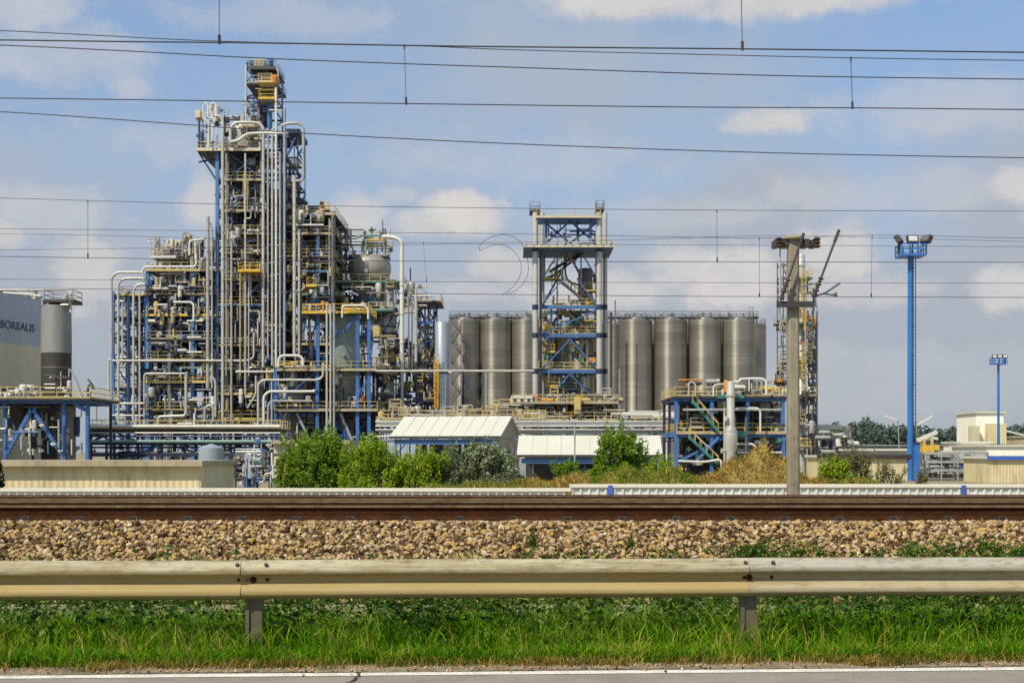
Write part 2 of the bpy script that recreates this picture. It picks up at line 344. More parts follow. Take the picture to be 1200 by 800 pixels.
def frame(name, label, xs, Ds, levels, cpx=3, mat='blue', bmat=None, bh=.3, top=None, skip=(), brace=.5, seed=1, bracemat='braceblue', bot=None, cat='steel structure', cm=None):
    """open steel structure: columns at xs x Ds, beams at each level, diagonal braces in some bays"""
    rr = random.Random(seed); D0 = Ds[0]; Xs = [XW(x, D0) for x in xs]; zs = sorted([ZW(y, D0) for y in levels])
    zt = ZW(top, D0) if top is not None else zs[-1]+bh/2; zb = GZ if bot is None else ZW(bot, D0)
    root = thing(name, label, cat, ((Xs[0]+Xs[-1])/2, (Ds[0]+Ds[-1])/2, zb))
    cw = LN(cpx, D0); bmat = bmat or mat
    cm = cm or {}
    for xi, X in enumerate(Xs):
        for D in Ds:
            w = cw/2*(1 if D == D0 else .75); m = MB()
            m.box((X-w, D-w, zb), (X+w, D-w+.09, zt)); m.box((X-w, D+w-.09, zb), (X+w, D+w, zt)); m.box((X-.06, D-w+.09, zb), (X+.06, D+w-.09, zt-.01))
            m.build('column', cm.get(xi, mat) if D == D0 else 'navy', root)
    for z in zs:
        for D in Ds:
            MB().box((Xs[0]-cw*.45, D-cw*.3, z-bh/2), (Xs[-1]+cw*.45, D+cw*.3, z+bh/2)).build('beam', bmat, root)
        for X in Xs:
            MB().box((X-cw*.27, Ds[0]+.1, z-bh*.42), (X+cw*.27, Ds[-1]-.1, z+bh*.42)).build('cross_beam', bmat, root)
    zz = [zb]+zs
    for D in (Ds[0], Ds[-1]):
        for i in range(len(Xs)-1):
            for j in range(len(zz)-1):
                if rr.random() < brace:
                    a = (Xs[i], D+.02, zz[j]+.2); b = (Xs[i+1], D+.02, zz[j+1]-.2); c = (Xs[i], D+.22, zz[j+1]-.2); d = (Xs[i+1], D+.22, zz[j]+.2)
                    t = rr.random(); m = MB()
                    if t < .4: m.bar(a, b, .2)
                    elif t < .7: m.bar(c, d, .2)
                    else:
                        m.bar(a, b, .18); m.bar(c, d, .18)
                    m.build('brace', bracemat, root)
    for X in (Xs[0], Xs[-1]):
        for i in range(len(Ds)-1):
            for j in range(len(zz)-1):
                if rr.random() < brace*.8:
                    MB().bar((X+.03, Ds[i], zz[j]+.2), (X+.03, Ds[i+1], zz[j+1]-.2), .18).build('brace', bracemat, root)
    return root

def stair(parent, xa, ya, xb, yb, D, mat='lyel', w=1.0, name='stair', tmat=None):
    a = P(xa, ya, D); b = P(xb, yb, D); m = MB()
    for dy in (0, w):
        o = Vector((0, dy, 0)); m.bar(a+o, b+o, .08, .32)
    n = max(4, int(abs(b.z-a.z)/.24))
    for i in range(1, n):
        c = a+(b-a)*(i/n); m.box((c.x-.14, c.y+.05, c.z-.02), (c.x+.14, c.y+w-.05, c.z+.02))
    s = m.build(name, tmat or mat, parent); h = MB()
    for dy in (0, w):
        o = Vector((0, dy, 1.0)); h.bar(a+o, b+o, .08)
        for i in range(0, 6):
            c = a+(b-a)*(i/5)+Vector((0, dy, 0)); h.bar(c, c+Vector((0,0,1.0)), .06)
    h.build('handrail', mat, s); return s

def ladder(parent, x, y0, y1, D, mat='lyel', cage=True, name='ladder', hw=.25):
    a = P(x, y0, D); b = P(x, y1, D); m = MB()
    for dx in (-hw, hw): m.bar((a.x+dx, D, a.z), (a.x+dx, D, b.z), .08)
    n = int(abs(b.z-a.z)/.4)
    for i in range(n): m.bar((a.x-hw, D, min(a.z,b.z)+i*.4), (a.x+hw, D, min(a.z,b.z)+i*.4), .045)
    o = m.build(name, mat, parent)
    if cage:
        c = MB(); z0 = min(a.z,b.z)+2.2; z1 = max(a.z,b.z)+.9; k = max(1, int((z1-z0)/.9))
        for i in range(k+1):
            z = z0+(z1-z0)*i/k
            pts = [(a.x+.4*math.cos(t), D-.4*math.sin(t)-.05, z) for t in [math.pi*q/6 for q in range(7)]]
            for u, v in zip(pts, pts[1:]): c.bar(u, v, .04, .08)
        for t in (0, math.pi*.33, math.pi*.66, math.pi): c.bar((a.x+.4*math.cos(t), D-.4*math.sin(t)-.05, z0), (a.x+.4*math.cos(t), D-.4*math.sin(t)-.05, z1), .045)
        c.build('cage', mat, o)
    return o

def vessel(label, x, D, prof, mat='gg', rings=(), ringmat=None, cat='vessel', name='process_vessel', seg=28, legs=None, group=None, nozzles=2, seed=0):
    """prof: (y, r) pixel pairs from the top down"""
    X = XW(x, D); pr = [(LN(r, D), ZW(y, D)) for y, r in prof][::-1]
    root = thing(name, label, cat, (X, D, pr[0][1]), group)
    body = MB().lathe(X, D, pr, seg).build('shell', mat, root)
    for y, r in rings:
        z = ZW(y, D); rr = LN(r, D); MB().lathe(X, D, [(rr*.9, z-.12), (rr, z-.12), (rr, z+.12), (rr*.9, z+.12)], seg).build('stiffening_ring', ringmat or mat, root)
    g = random.Random(seed+int(x))
    for i in range(nozzles):
        t = g.uniform(math.pi*1.05, math.pi*1.95); k = g.randrange(len(pr)); z0 = pr[0][1]; z1 = pr[-1][1]; z = z0+(z1-z0)*g.uniform(.2, .8)
        # radius at z
        rad = pr[0][0]
        for (r0, a), (r1, b) in zip(pr, pr[1:]):
            if a <= z <= b and b > a: rad = r0+(r1-r0)*(z-a)/(b-a)
        c = Vector((X+rad*.9*math.cos(t), D+rad*.9*math.sin(t), z)); d = Vector((math.cos(t), math.sin(t), 0))
        m = MB(); m.tube([c, c+d*(rad*.1+.5)], .18, 8); m.tube([c+d*(rad*.1+.45), c+d*(rad*.1+.55)], .3, 8); m.build('nozzle', mat, root)
    if legs:
        y0, y1, n = legs; rr = LN(prof[-1][1], D)*.9
        rr = max(rr, LN(1.5, D))
        for i in range(n):
            t = 2*math.pi*(i+.4)/n; MB().bar((X+rr*math.cos(t), D+rr*math.sin(t), ZW(y0, D)), (X+rr*math.cos(t), D+rr*math.sin(t), ZW(y1, D)), .25).build('leg', 'navy', root)
    return root

def dome(y, r, h, n=5, up=True):
    """pixel profile of a dished head, from the pole outwards (up) or from the rim to the pole (down)"""
    o = []
    for i in range(n+1):
        t = math.pi/2*i/n
        o.append((y+h*(1-math.cos(t)), r*math.sin(t)) if up else (y+h*math.sin(t), r*math.cos(t)))
    return o

ORD = ['bottom', 'second', 'third', 'fourth', 'fifth', 'sixth', 'seventh', 'eighth', 'ninth', 'tenth']
def where(x, y, x0, x1, y0, y1, g=None):
    h = (y1-y)/(y1-y0); u = (x-x0)/(x1-x0)
    hb = ['at the foot', 'low', 'fairly low', 'midway up', 'fairly high', 'high', 'at the top'][max(0, min(6, int(h*7)))]
    ub = ['far left', 'left', 'middle', 'right', 'far right'][max(0, min(4, int(u*5)))]
    return hb+', '+ub
CLUT = []
def clutter(x0, x1, y0, y1, D0, D1, n, phrase, seed, kinds='vhzVDbpw', pal=('pale', 'grey', 'mid', 'white', 'navy')):
    g = random.Random(seed); names = {'pale': 'pale', 'grey': 'grey', 'white': 'white', 'cream': 'cream', 'navy': 'navy', 'mid': 'dark grey', 'blue': 'blue', 'lyel': 'faded yellow', 'yellow': 'yellow', 'beige': 'beige', 'gg': 'grey green', 'dark': 'black', 'orange': 'orange', 'lblue': 'light blue', 'green': 'green', 'bgrey': 'blue grey', 'taupe': 'taupe'}
    t0 = len(TAGGED)
    for _ in range(n):
        k = g.choice(kinds); mat = g.choice(pal); x = g.uniform(x0, x1); y = g.uniform(y0, y1); D = D0+(D1-D0)*g.random()**1.7
        w = where(x, y, x0, x1, y0, y1); c = names[mat]; e = 'front of' if D < (D0+D1)/2 else 'rear of'
        fit = lambda a, lo, hi: max(lo, min(hi, a))
        if k == 'v':
            L = g.uniform(10, 34); t = g.uniform(1.2, 2.6)
            pipe(f"{'slim' if t<1.9 else 'thick'} {c} upright pipe {w} {e} {phrase}", [(x, fit(y-L/2, y0, y1)), (x, fit(y+L/2, y0, y1))], D, t, mat, group='small upright pipes of '+phrase, flange=False)
        elif k == 'h':
            L = g.uniform(14, 40); a = fit(x-L/2, x0, x1); b = fit(x+L/2, x0, x1); t = g.uniform(1.2, 2.6)
            pipe(f"{'slim' if t<1.9 else 'thick'} {c} level pipe {w} {e} {phrase}", [(a, y), (b, y)], D, t, mat, group='small level pipes of '+phrase, flange=False)
        elif k == 'z':
            s = g.choice((-1, 1)); a = g.uniform(5, 14); b = g.uniform(6, 16); t = g.uniform(1.3, 2.8)
            pts = [(x, fit(y-b, y0, y1)), (x, y), (fit(x+s*a, x0, x1), y), (fit(x+s*a, x0, x1), fit(y+b, y0, y1))]
            pipe(f"{'slim' if t<2 else 'thick'} {c} bent pipe {w} {e} {phrase}", pts, D, t, mat, 3, group='small bent pipes of '+phrase, flange=False)
        elif k == 'V':
            r = g.uniform(2.2, 4.6); h = g.uniform(9, 20)
            vessel(f"{'slender' if r<3.3 else 'stout'} {c} drum {w} {e} {phrase}", x, D, dome(y-h/2, r, r*.5)+[(y+h/2-r*.5, r)]+dome(y+h/2-r*.5, r, r*.5, up=False)[1:], mat, cat='vessel', name='small_vessel', seg=14, legs=(y+h/2-1, y+h/2+4, 3), group='small vessels of '+phrase, nozzles=1, seed=_)
        elif k == 'D':
            r = g.uniform(1.8, 3.2); L = g.uniform(9, 18); rr = LN(r, D); c0 = P(x-L/2, y, D); c1 = P(x+L/2, y, D)
            t = thing('horizontal_drum', f"{'slim' if r<2.5 else 'stout'} {c} lying drum {w} {e} {phrase}", 'vessel', (P(x, y, D).x, D, c0.z-rr*1.5), 'lying drums of '+phrase)
            m = MB(); m.tube([c0, c1], rr, 14); m.tube([c0-Vector((rr*.4,0,0)), c0], rr*.7, 14); m.tube([c1, c1+Vector((rr*.4,0,0))], rr*.7, 14); m.build('shell', mat, t)
            for u in (.25, .75):
                q = c0+(c1-c0)*u; MB().box((q.x-.15, D-rr*.7, q.z-rr*1.5), (q.x+.15, D+rr*.7, q.z-rr*.8)).build('saddle', 'navy', t)
        elif k == 'b':
            w2 = g.uniform(2, 5); h2 = g.uniform(2.5, 6); a = P(x-w2/2, y-h2/2, D); b = P(x+w2/2, y+h2/2, D)
            t = thing('equipment_cabinet', f"{'tall' if h2>w2 else 'wide'} {c} cabinet {w} {e} {phrase}", 'cabinet', ((a.x+b.x)/2, D, b.z), 'cabinets of '+phrase)
            MB().box((a.x, D, b.z), (b.x, D+.7, a.z)).build('housing', mat, t)
            MB().box((a.x+.08, D-.05, b.z+.1), (b.x-.08, D-.003, a.z-.1)).build('door', mat, t)
        elif k == 'p':
            w2 = g.uniform(7, 16); a = P(x-w2/2, y, D); b = P(x+w2/2, y, D)
            t = thing('service_platform', f"{'short' if w2<11 else 'long'} railed platform {w} {e} {phrase}", 'platform', ((a.x+b.x)/2, D, a.z), 'service platforms of '+phrase)
            platform(t, x-w2/2, x+w2/2, y, D, D+1.6, g.choice(('mid', 'navy', 'pale')), g.choice(('lyel', 'lyel', 'yellow', 'pale')), .2, DR=D, name='deck')
        elif k == 'w':
            r = LN(g.uniform(.8, 1.5), D); c0 = P(x, y, D)
            t = thing('valve', f"{c} valve {w} {e} {phrase}", 'valve', c0-Vector((0,0,r*2)), 'valves of '+phrase)
            m = MB(); m.tube([c0-Vector((r*2.2,0,0)), c0+Vector((r*2.2,0,0))], r*.7, 8); m.lathe(c0.x, c0.y, [(r*.5, c0.z-r*2), (r, c0.z-r), (r, c0.z+r), (r*.4, c0.z+r*1.4), (r*.4, c0.z+r*2.2)], 10); m.build('body', mat, t)
            MB().lathe(c0.x, c0.y, [(r*1.1, c0.z+r*2.2), (r*1.3, c0.z+r*2.2), (r*1.3, c0.z+r*2.45), (r*1.1, c0.z+r*2.45)], 12).build('handwheel', g.choice(('yellow', 'green', 'orange')), t)
    CLUT.extend(TAGGED[t0:])
# ================================================================== foreground: ground, road, guard rail, tracks
YAW = math.radians(3.0); ct, st = math.cos(YAW), math.sin(YAW)
def RD(u, v, z): return (u*ct - (v-10)*st*0, 10 + u*st + (v-10)*ct, z)       # u along the road, v the distance from the camera at the middle

def ground_z(y):
    prof = [(-60, -.03), (10.6, -.03), (12.2, -.06), (13.9, .05), (14.1, .08), (15.25, .80), (21.9, .78), (24.5, -.35), (30, -.6), (40, -1.3), (60, GZ), (6000, GZ)]
    for (a, za), (b, zb) in zip(prof, prof[1:]):
        if y <= b: return za+(zb-za)*(y-a)/(b-a)
    return GZ
ys = [-60, -20, 0, 6, 9, 9.8, 10.2, 10.6, 11, 11.5, 12, 12.2, 12.6, 13, 13.5, 13.9, 14.1, 14.4, 14.7, 15, 15.25, 15.6, 16, 17, 18, 19, 20, 21, 21.9, 22.5, 23.5, 24.5, 26, 28, 30, 35, 40, 50, 60, 80, 120, 200, 400, 900, 2000, 5500]
xs = [-5500, -1500, -400, -120, -60, -30, -15, -10, -5, 0, 5, 10, 15, 30, 60, 120, 400, 1500, 5500]
m = MB()
for y in ys:
    for x in xs: m.v.append((x, y, ground_z(y)))
nx = len(xs)
for j in range(len(ys)-1):
    for i in range(nx-1): m.f.append((j*nx+i, j*nx+i+1, (j+1)*nx+i+1, (j+1)*nx+i))
g = kind(m.build('ground', 'earth'), 'structure')

def strip(name, v0, v1, z, mat, u0=-60, u1=60):
    m = MB(); n = 60
    for i in range(n+1):
        u = u0+(u1-u0)*i/n
        m.v.append(RD(u, v0, z)); m.v.append(RD(u, v1, z))
    for i in range(n): m.f.append((2*i, 2*i+2, 2*i+3, 2*i+1))
    return kind(m.build(name, mat), 'structure')
strip('road', 2.5, 10.13, 0.0, 'asphalt')
strip('road_edge_line', 9.90, 10.035, 0.004, 'linepaint')
# crumbling verge of dirt between the asphalt and the grass
m = MB(); n = 700; rr = random.Random(3)
for i in range(n+1):
    u = -12+24*i/n
    m.v.append(RD(u, 10.07+.03*math.sin(u*2.1)+rr.uniform(-.012, .02), .005)); m.v.append(RD(u, 10.25, .02)); m.v.append(RD(u, 10.7, .0))
for i in range(n):
    for j in (0, 1): m.f.append((3*i+j, 3*i+3+j, 3*i+4+j, 3*i+1+j))
kind(m.build('verge', 'dirt'), 'structure')
g_ = random.Random(91); m = MB()
for _ in range(1500):
    u = g_.uniform(-7, 7); v = 10.22-abs(g_.gauss(0, .09)); s_ = g_.uniform(.004, .013); c = Vector(RD(u, v, .012+s_*.3)); k = len(m.v)
    for p in ((1,0,0),(-1,0,0),(0,1,0),(0,-1,0),(0,0,1),(0,0,-1)): m.v.append(tuple(c+Vector(p)*s_*g_.uniform(.6, 1.3)))
    m.f += [(k+a, k+b, k+c_) for a, b, c_ in ((0,2,4),(2,1,4),(1,3,4),(3,0,4),(2,0,5),(1,2,5),(3,1,5),(0,3,5))]
kind(tag(m.build('grit', 'stone'), 'loose grit and tiny stones scattered along the road edge', 'gravel'), 'stuff')
# crack across the road edge
m = MB(); u = -1.06; v = 10.08; L = []
while v > 9.2:
    L.append((u, v)); v -= rr.uniform(.03, .07); u -= rr.uniform(-.02, .05)
for k, (u, v) in enumerate(L):
    w = rr.uniform(.006, .014); m.v.append(RD(u-w, v, .008)); m.v.append(RD(u+w, v, .008))
for k in range(len(L)-1): m.f.append((2*k, 2*k+2, 2*k+3, 2*k+1))
kind(m.build('road_crack', 'dark'), 'structure')

# ---- guard rail
GV = 10.93
def GP(u, dv, z): return Vector(RD(u, GV-dv, z))
gr = thing('guard_rail', 'weathered metal crash barrier with ochre grime running along the grassy road edge', 'guardrail', GP(0, 0, 0))
prof = [(.012, .312), (.030, .312), (.046, .298), (.070, .258), (.081, .244), (.083, .236), (.083, .212), (.078, .204), (.050, .196), (.016, .178), (.008, .168), (.008, .142), (.014, .130), (.060, .098), (.078, .080), (.083, .070), (.083, .044), (.078, .034), (.045, .010), (.028, .002), (.012, .002)]
GB = .449
joints = [-10.0+.022-4.0, -6.02-.0, -2.2, 1.82, 5.85, 9.9, 13.9]
joints = [-14.25, -10.25, -2.24-4.02, -2.24, 1.80, 5.82, 9.84, 13.86]
for k in range(len(joints)-1):
    a, b = joints[k], joints[k+1]; m = MB(); b2 = b+.10
    N = 24; np_ = len(prof); off = .001
    for i in range(N+1):
        u = a+(b2-a)*i/N; wob = .002*math.sin(u*1.7+k); off = .001+.010*i/N
        for d, z in prof: m.v.append(tuple(GP(u, d+off+wob*.4, GB+z+wob)))
        for d, z in prof: m.v.append(tuple(GP(u, d+off+wob*.4-.0035, GB+z+wob)))
    q = 2*np_
    for i in range(N):
        for j in range(np_-1):
            m.f.append((i*q+j, i*q+j+1, (i+1)*q+j+1, (i+1)*q+j)); m.f.append((i*q+np_+j, (i+1)*q+np_+j, (i+1)*q+np_+j+1, i*q+np_+j+1))
        m.f.append((i*q, (i+1)*q, (i+1)*q+np_, i*q+np_)); m.f.append((i*q+np_-1, i*q+q-1, (i+1)*q+q-1, (i+1)*q+np_-1))
    for i in (0, N):
        for j in range(np_-1): m.f.append((i*q+j, i*q+np_+j, i*q+np_+j+1, i*q+j+1))
    off = .003
    m.sm = True
    bm = m.build('rail_beam', 'gbeam2' if k == 4 else 'gbeam', gr)
    if k == 4: bm['label'] = 'greyer cleaner section of beam at the right'
    for du in (.075, .3):
        for d, z in ((.066, .276), (.066, .055+.035)):
            if z < .2: continue
            c = GP(a+du, d+off-.002, GB+z); n_ = (GP(0, 1, .75)-GP(0, 0, 0)).normalized()
            MB().tube([c, c+n_*.012], .016, 10).tube([c+n_*.012, c+n_*.02], .010, 8).build('bolt', 'dark', bm)
        c = GP(a+du, .009+off, GB+.155); n_ = (GP(0, 1, 0)-GP(0, 0, 0)).normalized()
        MB().tube([c, c+n_*.012], .014, 8).build('bolt', 'rust', bm)
    c = GP(a+(.19 if k != 4 else .115), .012+off, GB+.155); n_ = (GP(0, 1, 0)-GP(0, 0, 0)).normalized(); MB().tube([c, c+n_*.01], .028, 6).tube([c+n_*.01, c+n_*.02], .016, 6).build('bolt', 'rust', bm)
    # C-section post
    u = a+(.19 if k != 4 else .115); w = .13; m = MB()
    if -13 < u < 13:
        pp = [(-w/2, 0), (w/2, 0)]
        def wallbox(u0, u1, d0, d1):
            ps = [GP(u0, d0, -.3), GP(u1, d0, -.3), GP(u1, d1, -.3), GP(u0, d1, -.3)]; up = Vector((0, 0, .3+GB+.27))
            m.poly(ps+[p+up for p in ps], [(3,2,1,0),(4,5,6,7),(0,1,5,4),(1,2,6,5),(2,3,7,6),(3,0,4,7)])
        wallbox(u-w/2, u-w/2+.006, -.09, .004); wallbox(u-w/2+.006, u+w/2, -.012, -.006); wallbox(u+w/2-.006, u+w/2, -.09, -.012); wallbox(u-w/2-.0, u-w/2+.03, .004, .010)
        m.build('post', 'gpost', gr)

# ---- ballast stones (too many to count: one object)
def stones(name, label, n, seed, size=(.015, .039)):
    g = random.Random(seed); m = MB()
    ph = (1+5**.5)/2
    ico = [Vector(p).normalized() for p in ((-1,ph,0),(1,ph,0),(-1,-ph,0),(1,-ph,0),(0,-1,ph),(0,1,ph),(0,-1,-ph),(0,1,-ph),(ph,0,-1),(ph,0,1),(-ph,0,-1),(-ph,0,1))]
    fc = [(0,11,5),(0,5,1),(0,1,7),(0,7,10),(0,10,11),(1,5,9),(5,11,4),(11,10,2),(10,7,6),(7,1,8),(3,9,4),(3,4,2),(3,2,6),(3,6,8),(3,8,9),(4,9,5),(2,4,11),(6,2,10),(8,6,7),(9,8,1)]
    for _ in range(n):
        x = g.uniform(-9.5, 9.5); y = (g.uniform(14.45, 15.55) if g.random() < .85 else g.uniform(14.0, 14.5)) if g.random() < .93 else g.uniform(15.6, 17.3)
        s = g.uniform(*size)*(1.25 if g.random() < .15 else 1)
        z = ground_z(y)+g.uniform(-.02, .04)
        if y > 15.25: z = .80+g.uniform(-.015, .02)
        sc = Vector((g.uniform(.75, 1.3), g.uniform(.7, 1.2), g.uniform(.6, 1.0)))*s
        rot = Matrix.Rotation(g.uniform(0, 6.28), 3, 'Z') @ Matrix.Rotation(g.uniform(-.8, .8), 3, 'X') @ Matrix.Rotation(g.uniform(-.8, .8), 3, 'Y')
        k = len(m.v)
        for p in ico:
            q = p*g.uniform(.6, 1.28); q = rot @ Vector((q.x*sc.x, q.y*sc.y, q.z*sc.z)); m.v.append((x+q.x, y+q.y, z+q.z))
        m.f += [(a+k, b+k, c+k) for a, b, c in fc]
    o = m.build(name, 'stone'); kind(o, 'stuff'); tag(o, label, 'gravel')
    return o
m = MB()
for i, (y, z) in enumerate([(13.95, .075), (14.1, .095), (15.25, .812), (21.85, .795)]):
    m.v += [(-60, y, z), (60, y, z)]
m.f += [(0,1,3,2),(2,3,5,4),(4,5,7,6)]
kind(m.build('ballast_bank', 'ballastbed'), 'structure')
stones('ballast', 'tan and ochre crushed stones heaped along the railway bank behind the guardrail', 38000, 11)

# ---- four rails
def rail(y, zt, label, fast=True):
    pr = [(-.036, 0), (.036, 0), (.037, -.012), (.034, -.034), (.010, -.046), (.009, -.128), (.030, -.146), (.072, -.160), (.074, -.172), (-.074, -.172), (-.072, -.160), (-.030, -.146), (-.009, -.128), (-.010, -.046), (-.034, -.034), (-.037, -.012)]
    root = thing('rail', label, 'rail', (0, y, zt-.172), 'railway rails')
    m = MB(); k = len(pr)
    for X in (-60, 60):
        for d, z in pr: m.v.append((X, y+d, zt+z))
    for j in range(k): m.f.append((j, (j+1) % k, k+(j+1) % k, k+j))
    m.build('running_rail', 'rust', root)
    MB().box((-60, y-.0385, zt-.030), (60, y-.0372, zt-.006)).build('worn_head_face', 'railtop', root)
    MB().box((-60, y-.030, zt+.0008), (60, y+.030, zt+.0018)).build('polished_top', 'railtop', root)
    if fast:
        i = 0; X = -9.9
        while X < 9.9:
            m = MB(); m.box((X-.085, y-.16, zt-.19), (X+.085, y-.078, zt-.160)); m.tube([(X-.04, y-.13, zt-.16), (X-.04, y-.09, zt-.135), (X+.04, y-.09, zt-.135), (X+.04, y-.13, zt-.16)], .011, 6, .03); m.build('rail_clip', 'dark', root); X += .62
RZ = 1.008
rail(15.70, RZ, 'nearest rusty rail, resting on the edge of the tan ballast')
rail(17.20, RZ, 'second rusty rail, just behind the nearest one at the same height')
rail(19.75, RZ-.055, 'third rusty rail, first of the farther track', False)
rail(21.25, RZ-.055, 'farthest rusty rail, closest to the white sheet fence', False)

# ---- grass and weeds
def blades(m, n, area, h, g, wid=.008, lean=.5, zf=None):
    for _ in range(n):
        x, y = area(g); z = zf(x, y) if zf else 0; H = g.uniform(*h); w = wid*g.uniform(.6, 1.5); a = g.uniform(0, 6.283); ca, sa = math.cos(a), math.sin(a)
        la = g.uniform(0, 6.283); ll = H*g.uniform(.05, lean); lx, ly = math.cos(la)*ll, math.sin(la)*ll
        k = len(m.v)
        m.v += [(x-ca*w, y-sa*w, z-.01), (x+ca*w, y+sa*w, z-.01), (x+lx*.35-ca*w*.8, y+ly*.35-sa*w*.8, z+H*.55), (x+lx*.35+ca*w*.8, y+ly*.35+sa*w*.8, z+H*.55), (x+lx, y+ly, z+H*g.uniform(.82, 1))]
        m.f += [(k, k+1, k+3, k+2), (k+2, k+3, k+4)]
def leaves(m, n, centre, rad, size, g, flat=.0):
    cx, cy, cz = centre
    for _ in range(n):
        while True:
            p = (g.uniform(-1, 1), g.uniform(-1, 1), g.uniform(-1, 1)); d = p[0]**2+p[1]**2+p[2]**2
            if d <= 1: break
        c = Vector((cx+p[0]*rad[0], cy+p[1]*rad[1], cz+p[2]*rad[2]))
        u = Vector((g.gauss(0,1), g.gauss(0,1), g.gauss(0,.7)+.2)).normalized(); s = g.uniform(*size)
        v = u.cross(Vector((g.gauss(0,1), g.gauss(0,1), g.gauss(0,1)))).normalized()*s*g.uniform(.3, .55); u = u*s; k = len(m.v)
        w = u.cross(v).normalized()*s*.12
        m.v += [tuple(c-u*.9), tuple(c+v-w), tuple(c+u), tuple(c-v-w)]
        m.f += [(k, k+1, k+2, k+3)]
gg = random.Random(21)
def clumpn(x, y): return math.sin(x*1.9+.7)+math.sin(x*4.3+y*3)+.6*math.sin(x*9.1-y*5)
m = MB()
def a_back(g):
    while True:
        u = g.uniform(-6.2, 6.2); v = g.uniform(10.75, 12.3)
        if g.random() < .55+.16*clumpn(u, v): return RD(u, v, 0)[:2]
blades(m, 27000, a_back, (.12, .33), gg, .0062, 1.1)
def a_mid(g):
    u = g.uniform(-6.0, 6.0); v = 10.32+abs(g.gauss(0, .3)); return RD(u, v, 0)[:2]
blades(m, 23000, a_mid, (.05, .17), gg, .0052, 1.5)
kind(tag(m.build('grass', 'grass'), 'lush green grass growing under and in front of the guardrail', 'grass'), 'stuff')
m = MB()
def a_edge(g):
    while True:
        u = g.uniform(-6, 6); v = 10.19+abs(g.gauss(0, .16))-.06*max(0, clumpn(u*.7+2, 3)-.5)
        if g.random() < .5+.2*clumpn(u*1.3, v): return RD(u, v, 0)[:2]
blades(m, 9000, a_edge, (.03, .11), gg, .0042, 1.3)
blades(m, 450, a_mid, (.15, .36), gg, .0045, .95)
kind(tag(m.build('dry_grass', 'drygrass'), 'short yellowing grass fringing the edge of the road', 'grass'), 'stuff')
m = MB()
for _ in range(1150):
    u = gg.uniform(-6.6, 6.6); v = gg.uniform(11.0, 13.8); h = gg.uniform(.18, .52)+(.14 if v > 12 else 0)
    x, y, _z = RD(u, v, 0)
    leaves(m, gg.randint(14, 34), (x, y, h*.6), (.16, .16, h*.55), (.02, .045), gg)
kind(tag(m.build('weeds', 'weed'), 'broad leaved weeds standing in the shade behind the guardrail', 'weeds'), 'stuff')
# weeds creeping up the foot of the ballast
m = MB()
def scrub(px0, px1, n, top, dens=1):
    for _ in range(n):
        px = gg.uniform(px0, px1); y = 14.62+gg.uniform(-.12, .18); x = (px-600)/F*y
        h = top*gg.uniform(.35, 1)*(.6+.4*math.sin((px-px0)/(px1-px0)*3.14)); z = ground_z(y)
        leaves(m, int(26*dens), (x, y, z+h*.5), (.13, .1, h*.55), (.014, .034), gg)
scrub(835, 965, 60, .25); scrub(1060, 1215, 80, .30); scrub(965, 1070, 14, .12); scrub(520, 800, 26, .10, .6)
kind(tag(m.build('ballast_weeds', 'weed'), 'low green weeds creeping over the ballast at the right', 'weeds'), 'stuff')
for px, hh, lab in ((623, .24, 'small lone green weed sprouting from the ballast near the middle'), (737, .14, 'tiny green weed on the ballast just above the guardrail')):
    m = MB(); y = 14.85; x = (px-600)/F*y; z = ground_z(y)
    leaves(m, 60, (x, y, z+hh*.5), (.07, .07, hh*.55), (.014, .03), gg); blades(m, 24, lambda g: (x+g.uniform(-.04, .04), y+g.uniform(-.04, .04)), (hh*.6, hh*1.1), gg, .005, .5, lambda a, b: z)
    tag(m.build('weed_plant', 'weed'), lab, 'plant')

# ================================================================== overhead line
def wire_mb(pts, r, m=None):
    """pts: (px, py) photo readings along the wire, all at one distance D -> smooth curve"""
    m = m or MB(); q = [Vector(p) for p in pts]
    out = []
    for i in range(len(q)-1):
        p0 = q[max(i-1, 0)]; p1 = q[i]; p2 = q[i+1]; p3 = q[min(i+2, len(q)-1)]
        for t in [k/8 for k in range(8)]:
            out.append(.5*((2*p1)+(p2-p0)*t+(2*p0-5*p1+4*p2-p3)*t*t+(3*p1-p0-3*p2+p3)*t**3))
    out.append(q[-1]); m.tube(out, r, 6); return m
def line(pts, D, ext=260):
    (x0, y0), (x1, y1) = pts[0], pts[1]; (xa, ya), (xb, yb) = pts[-2], pts[-1]
    p = [(x0-ext, y0-(y1-y0)/(x1-x0)*ext*.8)]+list(pts)+[(xb+ext, yb+(yb-ya)/(xb-xa)*ext*.8)]
    return [P(x, y, D) for x, y in p]
def yat(pts, x):
    for (a, ya), (b, yb) in zip(pts, pts[1:]):
        if a <= x <= b: return ya+(yb-ya)*(x-a)/(b-a)
    return pts[-1][1]
def catenary(label, msg, con, D, drops, rm=.007, rc=.009):
    rm *= .8 if D < 25 else .68; rc *= .8 if D < 25 else .7
    root = thing('overhead_line', label, 'overhead wire', P(600, con[1][1], D), 'overhead railway wires')
    wire_mb(line(msg, D), rm).build('messenger_wire', 'wire', root); wire_mb(line(con, D), rc).build('contact_wire', 'wire', root)
    for x, xb in drops:
        a = P(x, yat(msg, x), D); b = P(xb, yat(con, xb), D); m = MB(); m.bar(a, b, rm*1.3)
        d = (a-b).normalized(); m.build('dropper', 'wire', root)
        MB().tube([b-d*rc*2, b+d*.09], rc*2.2, 6).build('clamp', 'insul', root)
        MB().tube([a-d*.05, a+d*rm*2], rm*2., 6).build('clamp', 'insul', root)
A = [(0, 47), (150, 49), (300, 50.5), (550, 54.5), (868, 57.5), (1200, 61.5)]
